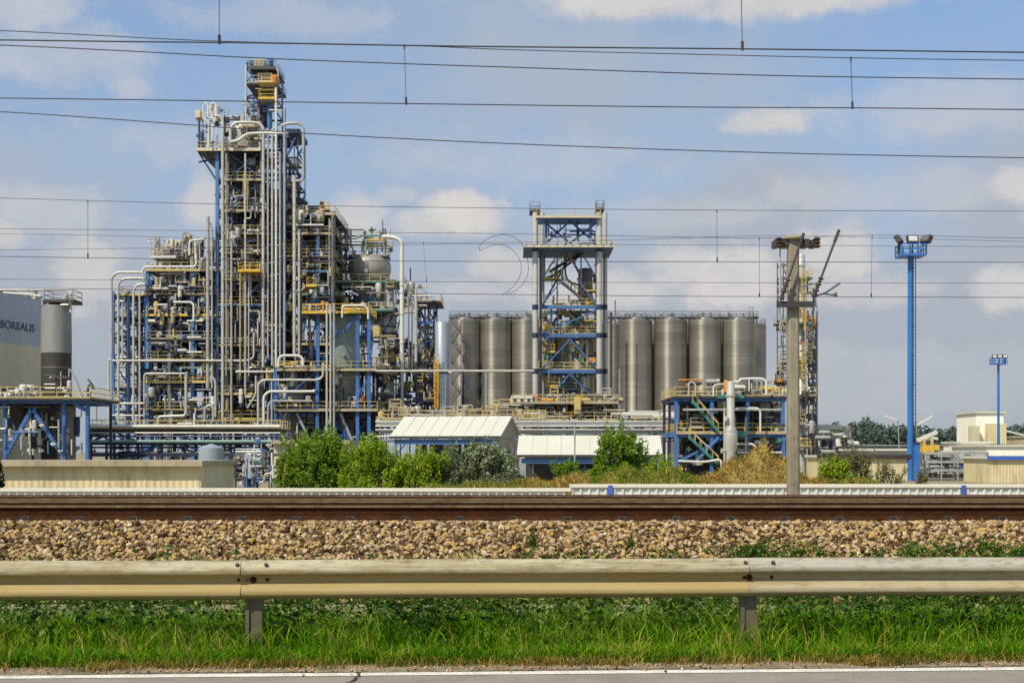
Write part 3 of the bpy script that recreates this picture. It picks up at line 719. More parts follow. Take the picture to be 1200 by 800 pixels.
catenary('nearest overhead wire pair, its contact wire the highest across the sky, droppers reaching up', [(0, -82), (257, -92), (600, -96), (868, -92), (1200, -76)], A, 16.45, [(257, 257), (867, 870)], .008, .011)
B = [(0, 36), (130, 42.5), (258, 48.5), (475, 53.5), (600, 58.5), (800, 63.5), (998, 68), (1200, 71)]
D_ = [(0, 115), (230, 118), (475, 121.5), (800, 125.5), (998, 126.5), (1200, 128.5)]
catenary('overhead wire pair with two short droppers above the top of the tall process tower', B, D_, 19.6, [(474, 476), (997, 999)], .008, .010)
def single(label, pts, D, r, name='feeder_wire'):
    r *= .8 if D < 25 else .65
    tag(wire_mb(line(pts, D), r).build(name, 'wire'), label, 'overhead wire', 'single overhead wires')
single('single overhead wire sloping down just over the tip of the tall tower', [(0, 53), (150, 60), (300, 68), (450, 74), (600, 79), (900, 88.5), (1200, 93)], 18.0, .009)
single('single sagging wire crossing the pipe loops near the head of the tall tower', [(0, 131), (115, 138.5), (230, 147), (360, 156.5), (600, 168.5), (900, 179), (1200, 185)], 21.5, .010)
Fm = [(0, 232), (103, 235), (250, 239), (400, 241.5), (600, 244), (800, 246), (1000, 247), (1200, 247.5)]
J = [(0, 300.5), (103, 302), (400, 305.5), (600, 306.3), (840, 306.7), (1200, 307.3)]
catenary('overhead wire pair just above the domed reactor, with one dropper at far left', Fm, J, 27.7, [(103, 103), (840, 840.5)], .0085, .010)
G = [(0, 268), (150, 269.5), (400, 272), (600, 274), (890, 279), (1022, 275.5), (1200, 279)]
Lc = [(0, 338), (150, 339), (400, 342.5), (550, 344.5), (800, 347), (1200, 348.5)]
catenary('overhead wire pair carried by the concrete mast with its arms', G, Lc, 33.9, [(890, 890), (1022, 1021)], .009, .012)
Hm = [(0, 274), (150, 276.5), (300, 281), (497, 284.5), (700, 282), (900, 276), (1050, 279), (1200, 283)]
K = [(0, 327), (150, 328), (500, 330), (800, 331), (1200, 331.8)]
catenary('farthest overhead wire pair with one dropper left of the crescent loop', Hm, K, 38.5, [(496, 500)], .009, .010)
single('single faint wire just below the upper arm of the concrete mast', [(0, 293), (150, 291), (400, 288), (550, 286), (800, 287), (1200, 289)], 36, .009)
# crescent-shaped slack loop of cable
lo = [(562, 294), (563, 287), (571, 280), (582, 276), (594, 275.5), (606, 280), (614, 290), (618, 303), (619, 318), (614, 331), (606, 339), (596, 344), (588, 345), (598, 339), (607, 328), (611, 315), (608, 302), (600, 292), (590, 287), (578, 287), (568, 291), (562, 294)]
tag(wire_mb([P(x, y, 33.6) for x, y in lo], .0065).build('cable_loop', 'wire'), 'thin slack cable bent into a crescent loop left of the central tower', 'cable')

# ---- concrete catenary mast with arms
DM = 31.0
ma = thing('catenary_mast', 'grey concrete railway mast with dark crossarms and two raised struts', 'mast', (XW(929, DM), DM, -.8))
m = MB(); zt = ZW(281, DM); x0 = XW(929.5, DM)
for (wa, za), (wb, zb) in (((.135, -.8), (.125, ZW(350, DM))), ((.125, ZW(350, DM)), (.12, zt))):
    k = len(m.v)
    for w, z in ((wa, za), (wb, zb)):
        c = w*.35
        for dx, dy in ((-w+c, -w), (w-c, -w), (w, -w+c), (w, w-c), (w-c, w), (-w+c, w), (-w, w-c), (-w, -w+c)): m.v.append((x0+dx, DM+dy, z))
    for j in range(8): m.f.append((k+j, k+(j+1) % 8, k+8+(j+1) % 8, k+8+j))
m.f.append(tuple(range(len(m.v)-8, len(m.v))))
m.build('shaft', 'mastcon', ma)
def bp(x, y, D=DM): return P(x, y, D)
m = MB(); m.bar(bp(910, 284.5), bp(957, 284.5), .10, .12); m.bar(bp(910, 284.5)+Vector((0, .34, 0)), bp(957, 284.5)+Vector((0, .34, 0)), .10, .12)
for x in (911, 921, 945, 955): m.bar(bp(x, 284.5)+Vector((0, -.1, 0)), bp(x, 284.5)+Vector((0, .42, 0)), .11, .16)
m.build('upper_crossarm', 'dark', ma)
MB().lathe(x0, DM, [(.15, zt-.03), (.25, zt+.01), (.25, zt+.035), (.18, zt+.085), (.09, zt+.115), (.01, zt+.12)], 12).build('cap', 'mastcon', ma)
for x in (911.5, 955.5):
    c = bp(x, 284.5)+Vector((0, -.16, 0)); MB().lathe(c.x, c.y, [(.05, c.z-.14), (.09, c.z-.10), (.05, c.z-.06), (.09, c.z-.02), (.05, c.z+.02), (.09, c.z+.06), (.04, c.z+.1)], 10).build('insulator', 'insul', ma)
m = MB(); m.bar(bp(911, 356.5, DM-.24), bp(952, 356.5, DM-.24), .09, .13); m.bar(bp(911, 356.5, DM+.24), bp(952, 356.5, DM+.24), .09, .13)
for x in (912, 920, 938, 951): m.bar(bp(x, 356.5, DM-.28), bp(x, 356.5, DM+.28), .08, .14)
m.build('lower_crossarm', 'dark', ma)
for a, b, D2 in (((915, 352), (942, 273), DM-.30), ((953, 350), (983.5, 269), DM-.30)):
    pa, pb = P(*a, D2), P(*b, D2); st_ = MB().tube([pa, pb], .026, 8); sobj = st_.build('strut', 'dark', ma)
    d = (pb-pa).normalized(); mm = MB()
    for i in range(7):
        c = pa+d*(.05+.07*i); mm.tube([c, c+d*.03], .066 if i % 2 == 0 else .045, 10)
    mm.build('insulator', 'insul', sobj); mm = MB()
    for i in range(5):
        c = pb-d*(.05+.06*i); mm.tube([c, c+d*.025], .042, 8)
    mm.build('insulator', 'insul', sobj)
m = MB(); m.tube([P(920, 341, DM-.2), P(957, 331, DM+1.2)], .022, 6); m.tube([P(957, 331, DM+1.2), P(955, 341, DM+1.2)], .03, 6); m.build('steady_arm', 'pale', ma)
m = MB(); m.tube([P(957, 346, DM-.2), P(966, 344, DM+1.0), P(984, 332, DM+2.6)], .025, 6); m.tube([P(964, 344, DM+.8), P(979, 346, DM+2.6)], .022, 6); m.tube([P(979, 343, DM+2.6), P(979, 348, DM+2.6)], .05, 6); m.build('registration_arm', 'mid', ma)
m = MB(); m.tube([P(914, 291, DM), P(914, 352, DM)], .02, 6); m.tube([P(914, 291, DM), P(923, 291, DM)], .02, 6); m.build('earth_cable', 'pale', ma)
for x, y in ((978.5, 346.5), (1027, 347.6), (1103, 348.2)):
    pass

# ================================================================== white sheet fence beyond the tracks
DF = 45.0
def fence(label, px0, px1, ytop, post_px, seed):
    X0, X1 = XW(px0, DF), XW(px1, DF); zt = ZW(ytop, DF); zb = -1.35
    root = thing('sheet_fence', label, 'fence', ((X0+X1)/2, DF, zb), 'white sheet fences')
    m = MB(); pt = LN(9.85, DF); n = int((X1-X0)/pt); pts = []
    for i in range(n+1):
        x = X0+i*pt
        pts += [(x, 0), (x+pt*.14, -.055), (x+pt*.32, -.055), (x+pt*.46, 0)]
    for x, d in pts:
        if x > X1: break
        m.v += [(x, DF+d, zb), (x, DF+d, zt-.05)]
    k = len(m.v)//2
    for i in range(k-1): m.f.append((2*i, 2*i+2, 2*i+3, 2*i+1))
    m.build('sheet_panel', 'fwhite', root)
    MB().box((X0-.03, DF-.10, zt-.11), (X1+.03, DF+.06, zt)).build('capping', 'cream_w', root)
    for p in post_px:
        X = XW(p, DF); MB().box((X-.07, DF-.13, zb), (X+.07, DF-.102, zt-.04)).build('post', 'blue2', root)
    return root
M['cream_w'] = solid('warm_white_capping', (.74, .70, .58), .55, 0, .06, .5, 1, (.5, .45, .33), .3)
M['blue2'] = solid('royal_blue_paint', (.05, .12, .45), .45, 0, .15, .7, 1)
fence('low white ribbed sheet fence behind the rails, lower part at left and centre', -90, 668, 571.5, [], 1)
fence('taller white ribbed sheet fence with blue posts behind the rails at right', 668.6, 1330, 566.8, [715, 1128], 2)
# ================================================================== plant, far left: hall, silo, hopper support
DH = 150.0
c1 = Vector((XW(48.5, 156.6), 156.6)); dv = Vector((XW(48.5, 156.6)-XW(0, 150), 6.6)).normalized(); c0 = c1-dv*30
nv = Vector((-dv.y, dv.x)); zt = 19.3; zs = ZW(404, 153)
hall = thing('factory_hall', 'grey over tan clad factory hall with dark lettering, cut off by the left edge', 'building', (c1.x-10, c1.y, GZ))
def prism(z0, z1, grow=0.):
    a = c0-dv*grow; b = c1+dv*grow; n0 = -nv*grow; n1 = nv*45
    q = [a+n0, b+n0, b+n1, a+n1]; m = MB()
    m.poly([(p.x, p.y, z0) for p in q]+[(p.x, p.y, z1) for p in q], [(3,2,1,0),(4,5,6,7),(0,1,5,4),(1,2,6,5),(2,3,7,6),(3,0,4,7)]); return m
prism(GZ, zs, .06).build('lower_wall', 'hallc', hall); prism(zs, zt).build('upper_wall', 'hallg', hall)
prism(zt, zt+.25, .12).build('parapet', 'white', hall)
# lettering on the wall, laid along its surface
cu = bpy.data.curves.new('lettering', 'FONT'); cu.body = 'BOREALIS'; cu.size = 2.0; cu.extrude = .02; cu.space_character = 1.04; cu.offset = .02
to = bpy.data.objects.new('lettering', cu); COL.objects.link(to)
me = bpy.data.meshes.new_from_object(to.evaluated_get(bpy.context.evaluated_depsgraph_get())); bpy.data.objects.remove(to)
M['sign'] = solid('dark_blue_lettering', (.06, .09, .14), .5, 0, .15, .6)
me.materials.clear(); me.materials.append(M['sign'])
x0 = min(v.co.x for v in me.vertices); x1 = max(v.co.x for v in me.vertices); y0 = min(v.co.y for v in me.vertices); y1 = max(v.co.y for v in me.vertices)
# from photo x=0 (just left of the frame's first letter) to x=40; line of the wall
def wall_at(px):
    # intersection of the sight line with the wall
    k = (px-CX)/F; t = (c1.x-k*c1.y)/(k*dv.y-dv.x); return c1+dv*t
wa, wb = wall_at(0.5), wall_at(40.5); W = (wb-wa).length; Hh = 9.6/F*152
zb_ = ZW(386.5, 152.5)
for v in me.vertices:
    u = (v.co.x-x0)/(x1-x0)*W; h = (v.co.y-y0)/(y1-y0)*Hh; p = wa+dv*u-nv*(.03+v.co.z)
    v.co = Vector((p.x, p.y, zb_+h))-hall.location
lo = bpy.data.objects.new('lettering', me); COL.objects.link(lo); lo.parent = hall
pipe('white pipe along the hall parapet bending down beside the left silo', [(-60, 339.5), (79, 339.5), (83, 343), (83, 366)], 149, 3.4, 'white', 4)
pipe('shorter white duct lying below the parapet pipe of the left hall', [(4, 343), (34, 345), (48, 347)], 148.5, 3, 'white', 2)
clutter(6, 50, 340, 349, 149, 152, 5, 'the left hall roof', 5, 'bhw', ('white', 'cream'))
XS = XW(66, 150); SD = 150
s = vessel('lone grey silo with dark skirt beside the left hall', 66, SD, [(357.5, 2), (358.5, 17), (413, 17.6), (414, 17.6)], 'shellgrey', cat='silo', name='silo', nozzles=0, seg=14)
MB().lathe(XS, SD, [(LN(17.2, SD), GZ), (LN(17.2, SD), ZW(413.5, SD))], 24).build('skirt', 'dark', s)
MB().lathe(XS, SD, [(LN(17.5, SD), ZW(432, SD)), (LN(17.5, SD), ZW(430, SD))], 24).build('band', 'mid', s)
platform(s, 51, 86, 351.5, SD-1.6, SD+1.6, 'dark', 'mid', .3, DR=SD-1.6)
m = MB()
for x in (52, 60, 68, 80): m.bar(P(x, 351, 149.5), P(x, 359, 149.5), .3)
m.build('platform_support', 'dark', s)
clutter(50, 84, 347, 358, 147, 150, 5, 'the left silo top', 6, 'bhzw', ('white', 'pale', 'cream'))
clutter(52, 82, 432, 462, 136, 139.5, 9, 'the left silo skirt', 8, 'bvzh', ('grey', 'pale', 'dark'))
f = frame('hopper_support', 'bright blue frame with diagonals carrying hoppers at the far left', [-40, 6, 75, 102.5], [138, 146], [470], 3.6, 'blue', bh=.5, brace=0, seed=4, bracemat='blue')
platform(f, -45, 110, 466.8, 136.8, 147, 'beige', 'lyel', .2, DR=138)
for a, b in (((38, 478), (72, 531)), ((38, 478), (8, 531)), ((88, 474), (100, 480))): MB().bar(P(*a, 138), P(*b, 138), .36).build('brace', 'blue', f)
for k, (x, lab) in enumerate(((22, 'dark steel hopper under the left part of the blue frame deck'), (56, 'dark steel hopper between the blue diagonals below the silo'))):
    vessel(lab, x, 142, [(471, 14), (480, 13), (503, 3), (509, 3)], 'dark', cat='hopper', name='hopper', nozzles=0)
vessel('dark grey upright tank standing between blue columns below the silo', 78, 140, [(474, 8), (476, 10.5), (534, 10.5), (560, 10.5)], 'mid', cat='tank', name='storage_tank')
clutter(-5, 108, 452, 466, 138, 145, 22, 'the far left deck', 9, 'VbzDwvh', ('pale', 'cream', 'white', 'dark', 'beige', 'grey'))
clutter(-5, 100, 476, 533, 137.2, 145, 70, 'the far left frame', 10, 'hvzVbwvz', ('dark', 'navy', 'pale', 'grey', 'white', 'lblue', 'pale'))
pipe('slanting grey chute pipe from the left silo down to the blue deck', [(82, 432), (90, 446), (96, 464)], 146, 2.4, 'grey', 3)
t = thing('jib_crane', 'small dark jib crane standing on the right end of the left blue deck', 'crane', P(105, 466, 141)); MB().bar(P(105, 466, 141), P(105, 450, 141), .25).build('post', 'dark', t); MB().bar(P(105, 452, 141), P(111, 456, 141), .2).bar(P(103, 444, 141), P(110, 453, 141), .14).build('jib', 'dark', t)

# ================================================================== low cream building in front, and near tanks
DB = 70.0
b = thing('long_low_shed', 'long low cream building with ribbed wall and white fascia beyond the fence', 'building', (XW(100, DB), DB+4, GZ))
Xr = XW(234, DB); Xl = XW(-260, DB); zt = ZW(539.5, DB); zf = ZW(545.5, DB)
MB().box((Xl, DB, GZ), (Xr-.003, DB+8.3, zf)).build('front_wall', 'wallc', b)
MB().box((Xr, DB+.02, GZ), (Xr+.06, DB+8.3, zf+.02)).build('end_wall', 'walls', b)
MB().box((Xl-.4, DB-.47, zf+.025), (Xr+.25, DB+8.6, zt)).build('roof', 'concrete', b)
MB().box((Xl-.4, DB-.51, zf-.02), (Xr+.25, DB-.473, zt+.02)).build('fascia', 'beige', b)
for x in range(-10, 234, 60): MB().box((XW(x, DB)-.05, DB-.02, GZ), (XW(x, DB)+.05, DB-.003, zf)).build('cover_strip', 'wallc', b)
vessel('squat pale grey tank with shallow cone roof behind the low cream building', 247.5, 96, [(519.5, .5), (524, 14), (524.6, 14.6), (525.4, 14.6), (560, 14.2)], 'bgrey', cat='tank', name='storage_tank', nozzles=0)
vessel('narrow white upright tank right of the low cream building', 295, 96, dome(529, 8, 3)+[(560, 8)], 'bgrey', cat='tank', name='storage_tank', legs=(558, 575, 4))
f = frame('pipe_manifold', 'small steel rack full of valves right of the white upright tank', [276, 290, 304, 318], [97, 101], [533, 548, 562], 1.6, 'mid', bh=.2, brace=.3, seed=6)
clutter(276, 320, 516, 572, 92, 100, 46, 'the small valve rack', 12, 'hvzwwb', ('white', 'pale', 'grey', 'lblue', 'dark'))
b = thing('small_service_building', 'small cream service building with dark opening left of the bushes', 'building', (XW(345, 104), 106, GZ))
MB().box((XW(321, 104), 104, GZ), (XW(331, 104), 109, ZW(520, 104))).build('wall', 'cream', b)
MB().box((XW(331, 104), 104, ZW(531, 104)), (XW(410, 104), 109, ZW(520, 104))).build('wall', 'cream', b)
MB().box((XW(342, 104), 104, GZ), (XW(410, 104), 109, ZW(531.2, 104))).build('wall', 'cream', b)
MB().box((XW(331, 104), 105.2, GZ), (XW(342, 104), 105.4, ZW(531, 104))).build('door', 'dark', b)
MB().box((XW(319, 104), 103.5, ZW(519.9, 104)), (XW(412, 104), 109.5, ZW(515.5, 104))).build('roof', 'concrete', b)

# ---- pipe rack in front of the left block
DR_ = 166.0
f = frame('pipe_rack', 'long dark blue pipe rack with green and white pipes, left of the bushes', [107, 134, 162, 189, 217, 244, 271, 298, 325], [DR_, DR_+6], [504, 519.5, 533], 2.2, 'navy', bh=.35, brace=.15, seed=9)
platform(f, 104, 330, 502.5, DR_-.6, DR_+6.6, 'beige', 'lyel', .25, DR=DR_)
for y, w, mat, lab in ((499.5, 4.2, 'white', 'thick white pipe along the top of the left pipe rack'), (517, 4.2, 'gg2', 'thick green pipe along the middle of the left pipe rack'), (511, 2.4, 'navy', 'dark blue pipe between the upper shelves of the left pipe rack'), (524, 2.4, 'dark', 'black pipe below the green pipe of the left rack'), (530.5, 2.4, 'white', 'slim white pipe along the lowest shelf of the left pipe rack'), (507, 1.8, 'pale', 'slim pale pipe just under the top deck of the left rack')):
    if mat == 'gg2': M['gg2'] = solid('sea_green_pipe', (.20, .33, .29), .45, 0, .12, .6, 1)
    pipe(lab, [(104, y), (328, y)], DR_-.8 if y < 520 else DR_+1, w, mat)
clutter(105, 325, 505, 540, DR_+.5, DR_+5.5, 60, 'the left pipe rack', 14, 'hhzvbDw', ('navy', 'dark', 'white', 'grey', 'pale', 'navy'))

# ================================================================== left block
D1 = 198.0
fa = frame('pipe_tower', 'narrow blue lattice tower at the left end of the process block', [132.5, 151, 171], [D1, D1+7, D1+13], [346, 372, 396, 421, 455, 482], 3.2, 'lblue', 'navy', .3, 341, brace=.95, seed=11)
platform(fa, 140, 172, 345, D1-.5, D1+13, 'mid', 'lyel', .3, 'lyel', DR=D1); platform(fa, 132, 172, 372, D1+1, D1+12, 'mid', 'lyel', .3, DR=D1); platform(fa, 132, 172, 455, D1+1, D1+12, 'mid', 'lyel', .3, DR=D1)
for lab, pts, w, mt in (
    ('outermost pale pipe hooping over the left corner of the process block', [(130.5, 415), (130.5, 325), (137, 319), (168, 319), (168, 330)], 3.4, 'pale'),
    ('second pale pipe hooping over the left corner, under the outermost', [(138.5, 486), (138.5, 331), (146, 326), (170, 326)], 3.2, 'pale'),
    ('small pale pipe hoop beside the first thick blue column', [(156.5, 495), (156.5, 340), (161, 333), (170, 333)], 3.2, 'pale'),
    ('straight slim pale riser close behind the first thick blue column', [(163.5, 340), (163.5, 494)], 2.4, 'pale'),
    ('slim pale riser in the narrow left lattice tower', [(143.5, 356), (143.5, 420), (139, 426), (139, 494)], 2.4, 'pale'),
    ('long level pale pipe crossing the left block at mid height', [(127.5, 494), (127.5, 420), (131, 422.5), (290, 422.5), (297.5, 419), (297.5, 390)], 3, 'pale'),
    ('low pale pipe stepping down at the left foot of the process block', [(112.5, 499), (112.5, 472.5), (168, 472.5)], 2.8, 'pale'),
    ('lower thin pale pipe across the foot of the left lattice tower', [(128, 486.5), (168, 486.5)], 2, 'white'),
    ): pipe(lab, pts, D1-1.6, w, mt, 5)
fb = frame('process_structure', 'lower blue steel block with many decks left of the tall tower', [173, 199, 226, 250], [D1, D1+8, D1+16], [318, 345, 369, 397, 421, 452, 480], 4.2, 'lblue', 'navy', .28, brace=.8, seed=12, cm={1: 'mid', 3: 'navy'})
for y, mt, rm, ed in ((316.5, 'beige', 'lyel', 'lyel'), (345, 'mid', 'lyel', None), (369, 'beige', 'lyel', 'yellow'), (397, 'mid', 'pale', None), (421, 'mid', 'lyel', None), (447, 'mid', 'yellow', 'lyel'), (480, 'mid', 'lyel', None)):
    platform(fb, 172, 254, y, D1-.4, D1+16, mt, rm, .3, ed, DR=D1)
platform(fb, 174, 216, 299, D1+1, D1+10, 'white', 'pale', .35, None, DR=D1)
platform(fb, 182, 214, 292.5, D1+2, D1+9, 'cream', 'lyel', .3, 'beige', DR=D1)
MB().box((XW(184, D1), D1+3, ZW(292.4, D1)), (XW(209, D1), D1+8, ZW(285, D1))).build('top_housing', 'beige', fb)
m = MB()
for x in (185, 200, 213, 222, 231): m.bar(P(x, 318, D1+2), P(x, 299, D1+2), .3)
m.build('upper_post', 'mid', fb)
stair(fb, 176, 369, 196, 345, D1+10); stair(fb, 230, 452, 247, 421, D1+6); stair(fb, 205, 345, 222, 318, D1+9)
pipe('level white pipe along the upper deck of the left block', [(167, 330), (167, 316), (171, 312.5), (228, 312.5), (230, 309), (230, 298)], D1-1.2, 3, 'white', 3)
for lab, pts, w, mt in (
    ('thick grey riser left of the tall tower, reaching above the block', [(243.5, 455), (243.5, 254)], 4.8, 'grey'),
    ('slim riser clinging to the right of the thick grey riser', [(248.5, 455), (248.5, 268), (246, 260)], 2.6, 'grey'),
    ('white elbow pipe leaving the black nozzle in the left block', [(203, 354), (224, 354), (227, 357), (227, 376)], 3, 'white'),
    ('jogged pale pipe low beside the blue column of the tall tower', [(248.5, 414), (248.5, 441), (252.5, 446), (252.5, 488)], 3.2, 'pale'),
    ('wide pale pipe arch at the foot of the left block', [(185.5, 500), (185.5, 488), (216, 487), (218, 484), (218, 440)], 4, 'pale'),
    ('pale level pipe pair, upper, above the yellow ring of the cream vessel', [(169, 497), (169, 437.5), (218, 437.5)], 2.6, 'pale'),
    ('slim white pipe hanging in the upper left block', [(188, 325), (188, 338)], 2, 'white'),
    ('pale riser rising from the rack into the left block', [(228, 500), (228, 484)], 3.4, 'white'),
    ('grey inverted bend at the foot of the tall tower', [(240, 494), (240, 478), (246, 474), (250, 478), (250, 494)], 4, 'grey'),
    ('short stubby pale pipe above the cream tank on the left block', [(222, 299), (222, 282), (240, 280)], 3, 'white'),
    ('thin vent pipe on the upper left block', [(214, 300), (214, 272), (219, 272), (226, 276)], 1.8, 'grey'),
    ('slender grey pipe on the upper left block, right of the housing', [(234, 318), (234, 283)], 2.2, 'grey'),
    ): pipe(lab, pts, D1-1.2, w, mt, 4)
SW = -1
for y, xx in ((338, (180, 198)), (357, (180, 196)), (376, (219, 238)), (395, (219, 236)), (412.5, (219, 237)), (430.5, (210, 237)), (468.5, (219, 238)), (496, (208, 226))):
    SW += 1
    pipe(f'short bright white level pipe, number {"one two three four five six seven eight".split()[SW]} counted downwards in the left block'.replace('number one', 'topmost').replace('number ', '') if False else f'{["topmost", "second from top", "third from top", "fourth from top", "fifth from top", "sixth from top", "second lowest", "lowest"][SW]} short white level pipe of the left block', [(xx[0], y), (xx[1], y)], D1-1, 2.6, 'white', flange=False)
vessel('cream topped slim vessel with yellow ring deck inside the left block', 202, D1+2, dome(380, 8, 4)+[(408, 8)], 'cream', nozzles=2)
v = vessel('grey tapering lower vessel under the cream slim vessel', 202, D1+2.0, [(408.5, 6.5), (440, 7.5), (455, 7), (462, 6), (485, 11), (497, 11)], 'gg', rings=((447, 13),), ringmat='yellow')
vessel('light blue small drum standing high in the left block', 214.5, D1+1, dome(319, 4.5, 2)+[(334, 4.5)]+dome(334, 4.5, 2.5, up=False)[1:], 'lblue')
t = thing('horizontal_drum', 'black lying drum with pale end in the left block', 'vessel', P(216, 352, D1-.3)); MB().tube([P(206, 347.5, D1+1), P(226, 347.5, D1+1)], LN(4.2, D1), 16).build('shell', 'dark', t); MB().tube([P(203.5, 347.5, D1+1), P(205.9, 347.5, D1+1)], LN(3.4, D1), 16).build('head', 'white', t)
clutter(173, 252, 318, 372, D1-.5, D1+12, 104, 'the left block', 15, 'hvzVDbpw', ('pale', 'grey', 'white', 'navy', 'navy', 'dark', 'beige', 'lyel'))
clutter(173, 252, 372, 498, D1-.5, D1+13, 171, 'the lower left block', 16, 'hvzVDbpw', ('pale', 'grey', 'white', 'navy', 'dark', 'taupe', 'beige', 'lyel'))
clutter(132, 172, 345, 498, D1+.5, D1+12, 64, 'the left lattice tower', 17, 'hvzpwb', ('pale', 'grey', 'navy', 'dark', 'blue'))
clutter(176, 250, 278, 316, D1+1, D1+12, 76, 'the left block roof', 18, 'hvzVbw', ('pale', 'white', 'cream', 'grey', 'dark', 'beige'))

# ================================================================== tall process tower
DT = 198.0
ft = frame('process_tower', 'tall blue steel process tower rising highest above the plant', [254.8, 266.5, 307, 329], [DT, DT+8, DT+17], [176, 211, 247, 274, 297, 328, 357, 383, 405, 432, 462, 490], 4.0, 'lblue', 'navy', .28, brace=.7, seed=21, cm={1: 'mid', 2: 'mid', 3: 'navy'})
for y, ed, rm, mt in ((211, 'beige', 'lyel', 'mid'), (247, 'beige', 'lyel', 'mid'), (273.5, 'beige', 'lyel', 'mid'), (297, None, 'lyel', 'mid'), (328, None, 'lyel', 'mid'), (357, 'lblue', 'yellow', 'lblue'), (405, None, 'lyel', 'mid'), (432, None, 'pale', 'mid'), (461, 'lyel', 'lyel', 'mid'), (490, 'lyel', 'yellow', 'mid')):
    platform(ft, 263 if y < 340 else 256, 309, y, DT-.5, DT+17, mt, rm, .35, ed, DR=DT)
p = platform(ft, 232, 307, 176.5, DT-1, DT+12, 'beige', 'lyel', .6, 'beige', DR=DT); MB().box((XW(231.8, DT), DT-1.16, ZW(178.8, DT)), (XW(307.2, DT), DT-1.1, ZW(175.2, DT))).build('edge_beam', 'cream', ft)
for a, b in (((233, 179), (254, 212)), ((243, 179), (254, 196)), ((233, 190), (254, 186))):
    for d in (0, 8): MB().bar(P(*a, DT+d), P(*b, DT+d), .22).build('bracket', 'navy', ft)
MB().bar(P(233.5, 178, DT), P(233.5, 138, DT), .25).build('post', 'navy', ft)
for a, b in (((307, 330), (280, 357)), ((255, 300), (280, 328))): MB().bar(P(*a, DT+.1), P(*b, DT+.1), .25).build('brace', 'lblue', ft)
stair(ft, 288, 247, 304, 211, DT+6); stair(ft, 265, 297, 280, 274, DT+6)
p = thing('access_basket', 'bright yellow railed basket deck at mid height of the tall tower', 'platform', P(291, 317, DT-2)); platform(p, 279, 304.5, 316.5, DT-3.4, DT-.6, 'orange', 'yellow', .45, 'yellow', DR=DT-3.4, name='deck')
ladder(ft, 283, 357, 318, DT-.8, 'lyel', False); ladder(ft, 288, 247, 212, DT-1)
# upper narrow head frame
fn = frame('head_frame', 'slender uppermost steel frame crowning the tall tower', [288.5, 306, 323], [DT+3, DT+9], [79, 97, 115, 130, 150, 176], 1.6, 'navy', 'navy', .3, bot=178, brace=.5, seed=22)
platform(fn, 288, 325, 97, DT+2, DT+10, 'mid', 'pale', .3, None, DR=DT+2); platform(fn, 292, 323, 79.5, DT+2, DT+10, 'dark', 'mid', .35, None, DR=DT+2)
p = thing('access_basket', 'yellow railed basket deck just below the top of the tall tower', 'platform', P(312, 115, DT-1)); platform(p, 303, 322, 114.5, DT-1, DT+2.4, 'beige', 'yellow', .5, 'yellow', DR=DT-1, name='deck')
p = thing('access_basket', 'green and yellow deck above the orange panel at the tower top', 'platform', P(311, 97, DT)); platform(p, 302, 319, 95, DT-.5, DT+1.9, 'lyel', 'lyel', .4, 'lyel', DR=DT-.5, name='deck')
t = thing('cabinet', 'cream box cabinet at the very top of the tall tower', 'cabinet', P(303, 79, DT+3)); MB().box(P(296, 79, DT+3), P(310.5, 69.5, DT+3)+Vector((0, 4, 0))).build('housing', 'cream', t); m = MB(); [m.box(P(a, 77.5, DT+2.9), P(a+3.6, 71, DT+2.99)) for a in (297, 301.5, 306)]; m.build('door', 'beige', t)
vessel('bright blue small drum at the very top right of the tall tower', 317.5, DT+3.5, dome(68.5, 3, 2)+[(77, 3)]+dome(77, 3, 3, up=False)[1:], 'blue', legs=(78, 96, 3), nozzles=1)
t = thing('cabinet', 'orange panel cabinet high on the right of the tall tower', 'cabinet', P(320, 99, DT+1)); MB().box(P(317, 98, DT+1), P(324, 87.5, DT+1)+Vector((0, 1.2, 0))).build('housing', 'orange', t); MB().box(P(318, 97, DT+.9), P(323, 89, DT+.99)).build('door', 'orange', t)
vessel('dark blue tapered vessel below the yellow basket at the tower top', 311, DT+4.5, [(114, 8), (130, 8), (142, 4), (150, 3)], 'navy', nozzles=2); vessel('slim light blue tube vessel in the head of the tall tower', 316, DT+1.2, [(117, 2), (118, 3), (146, 3), (152, 1.5)], 'lblue', nozzles=1)
vessel('large domed grey vessel head sitting on the top deck of the tall tower', 286, DT+4, dome(141, 17, 16)+[(168, 17), (176, 17)], 'taupe', nozzles=4)
vessel('dark funnel shaped vessel hanging below the top deck of the tall tower', 286, DT+4.6, [(178.5, 20), (190, 19), (207, 12), (211, 12)], 'dark', nozzles=3)
vessel('slim grey vessel body in the upper tall tower below the funnel', 286, DT+6, [(211, 9), (240, 9), (247, 7), (272, 7), (274, 9)], 'mid', nozzles=3)
vessel('pale grey drum behind the yellow basket of the tall tower', 293, DT+1.5, dome(287, 8, 3)+[(313, 8)], 'gg', nozzles=3)
vessel('big grey green vessel low in the tall tower behind slim pipes', 288, DT+4, [(358, 15), (401, 15), (404, 15.8), (407, 15.8), (409, 14.6), (428, 14), (445, 8), (461, 8)], 'gg', rings=((385, 15.7),), nozzles=4)
vessel('dim grey vessel at the foot of the tall tower', 286, DT+5, [(434, 14), (461, 14), (480, 10), (497, 10)], 'mid', nozzles=3)
t = thing('cabinet', 'cream box bracketed to the left edge of the tower top', 'cabinet', P(232, 139, DT+1)); MB().box(P(228.5, 138.5, DT+1), P(235.5, 129, DT+1)+Vector((0, 2, 0))).build('housing', 'cream', t); MB().box(P(229.3, 137.5, DT+.92), P(234.7, 130, DT+.99)).build('door', 'cream', t)
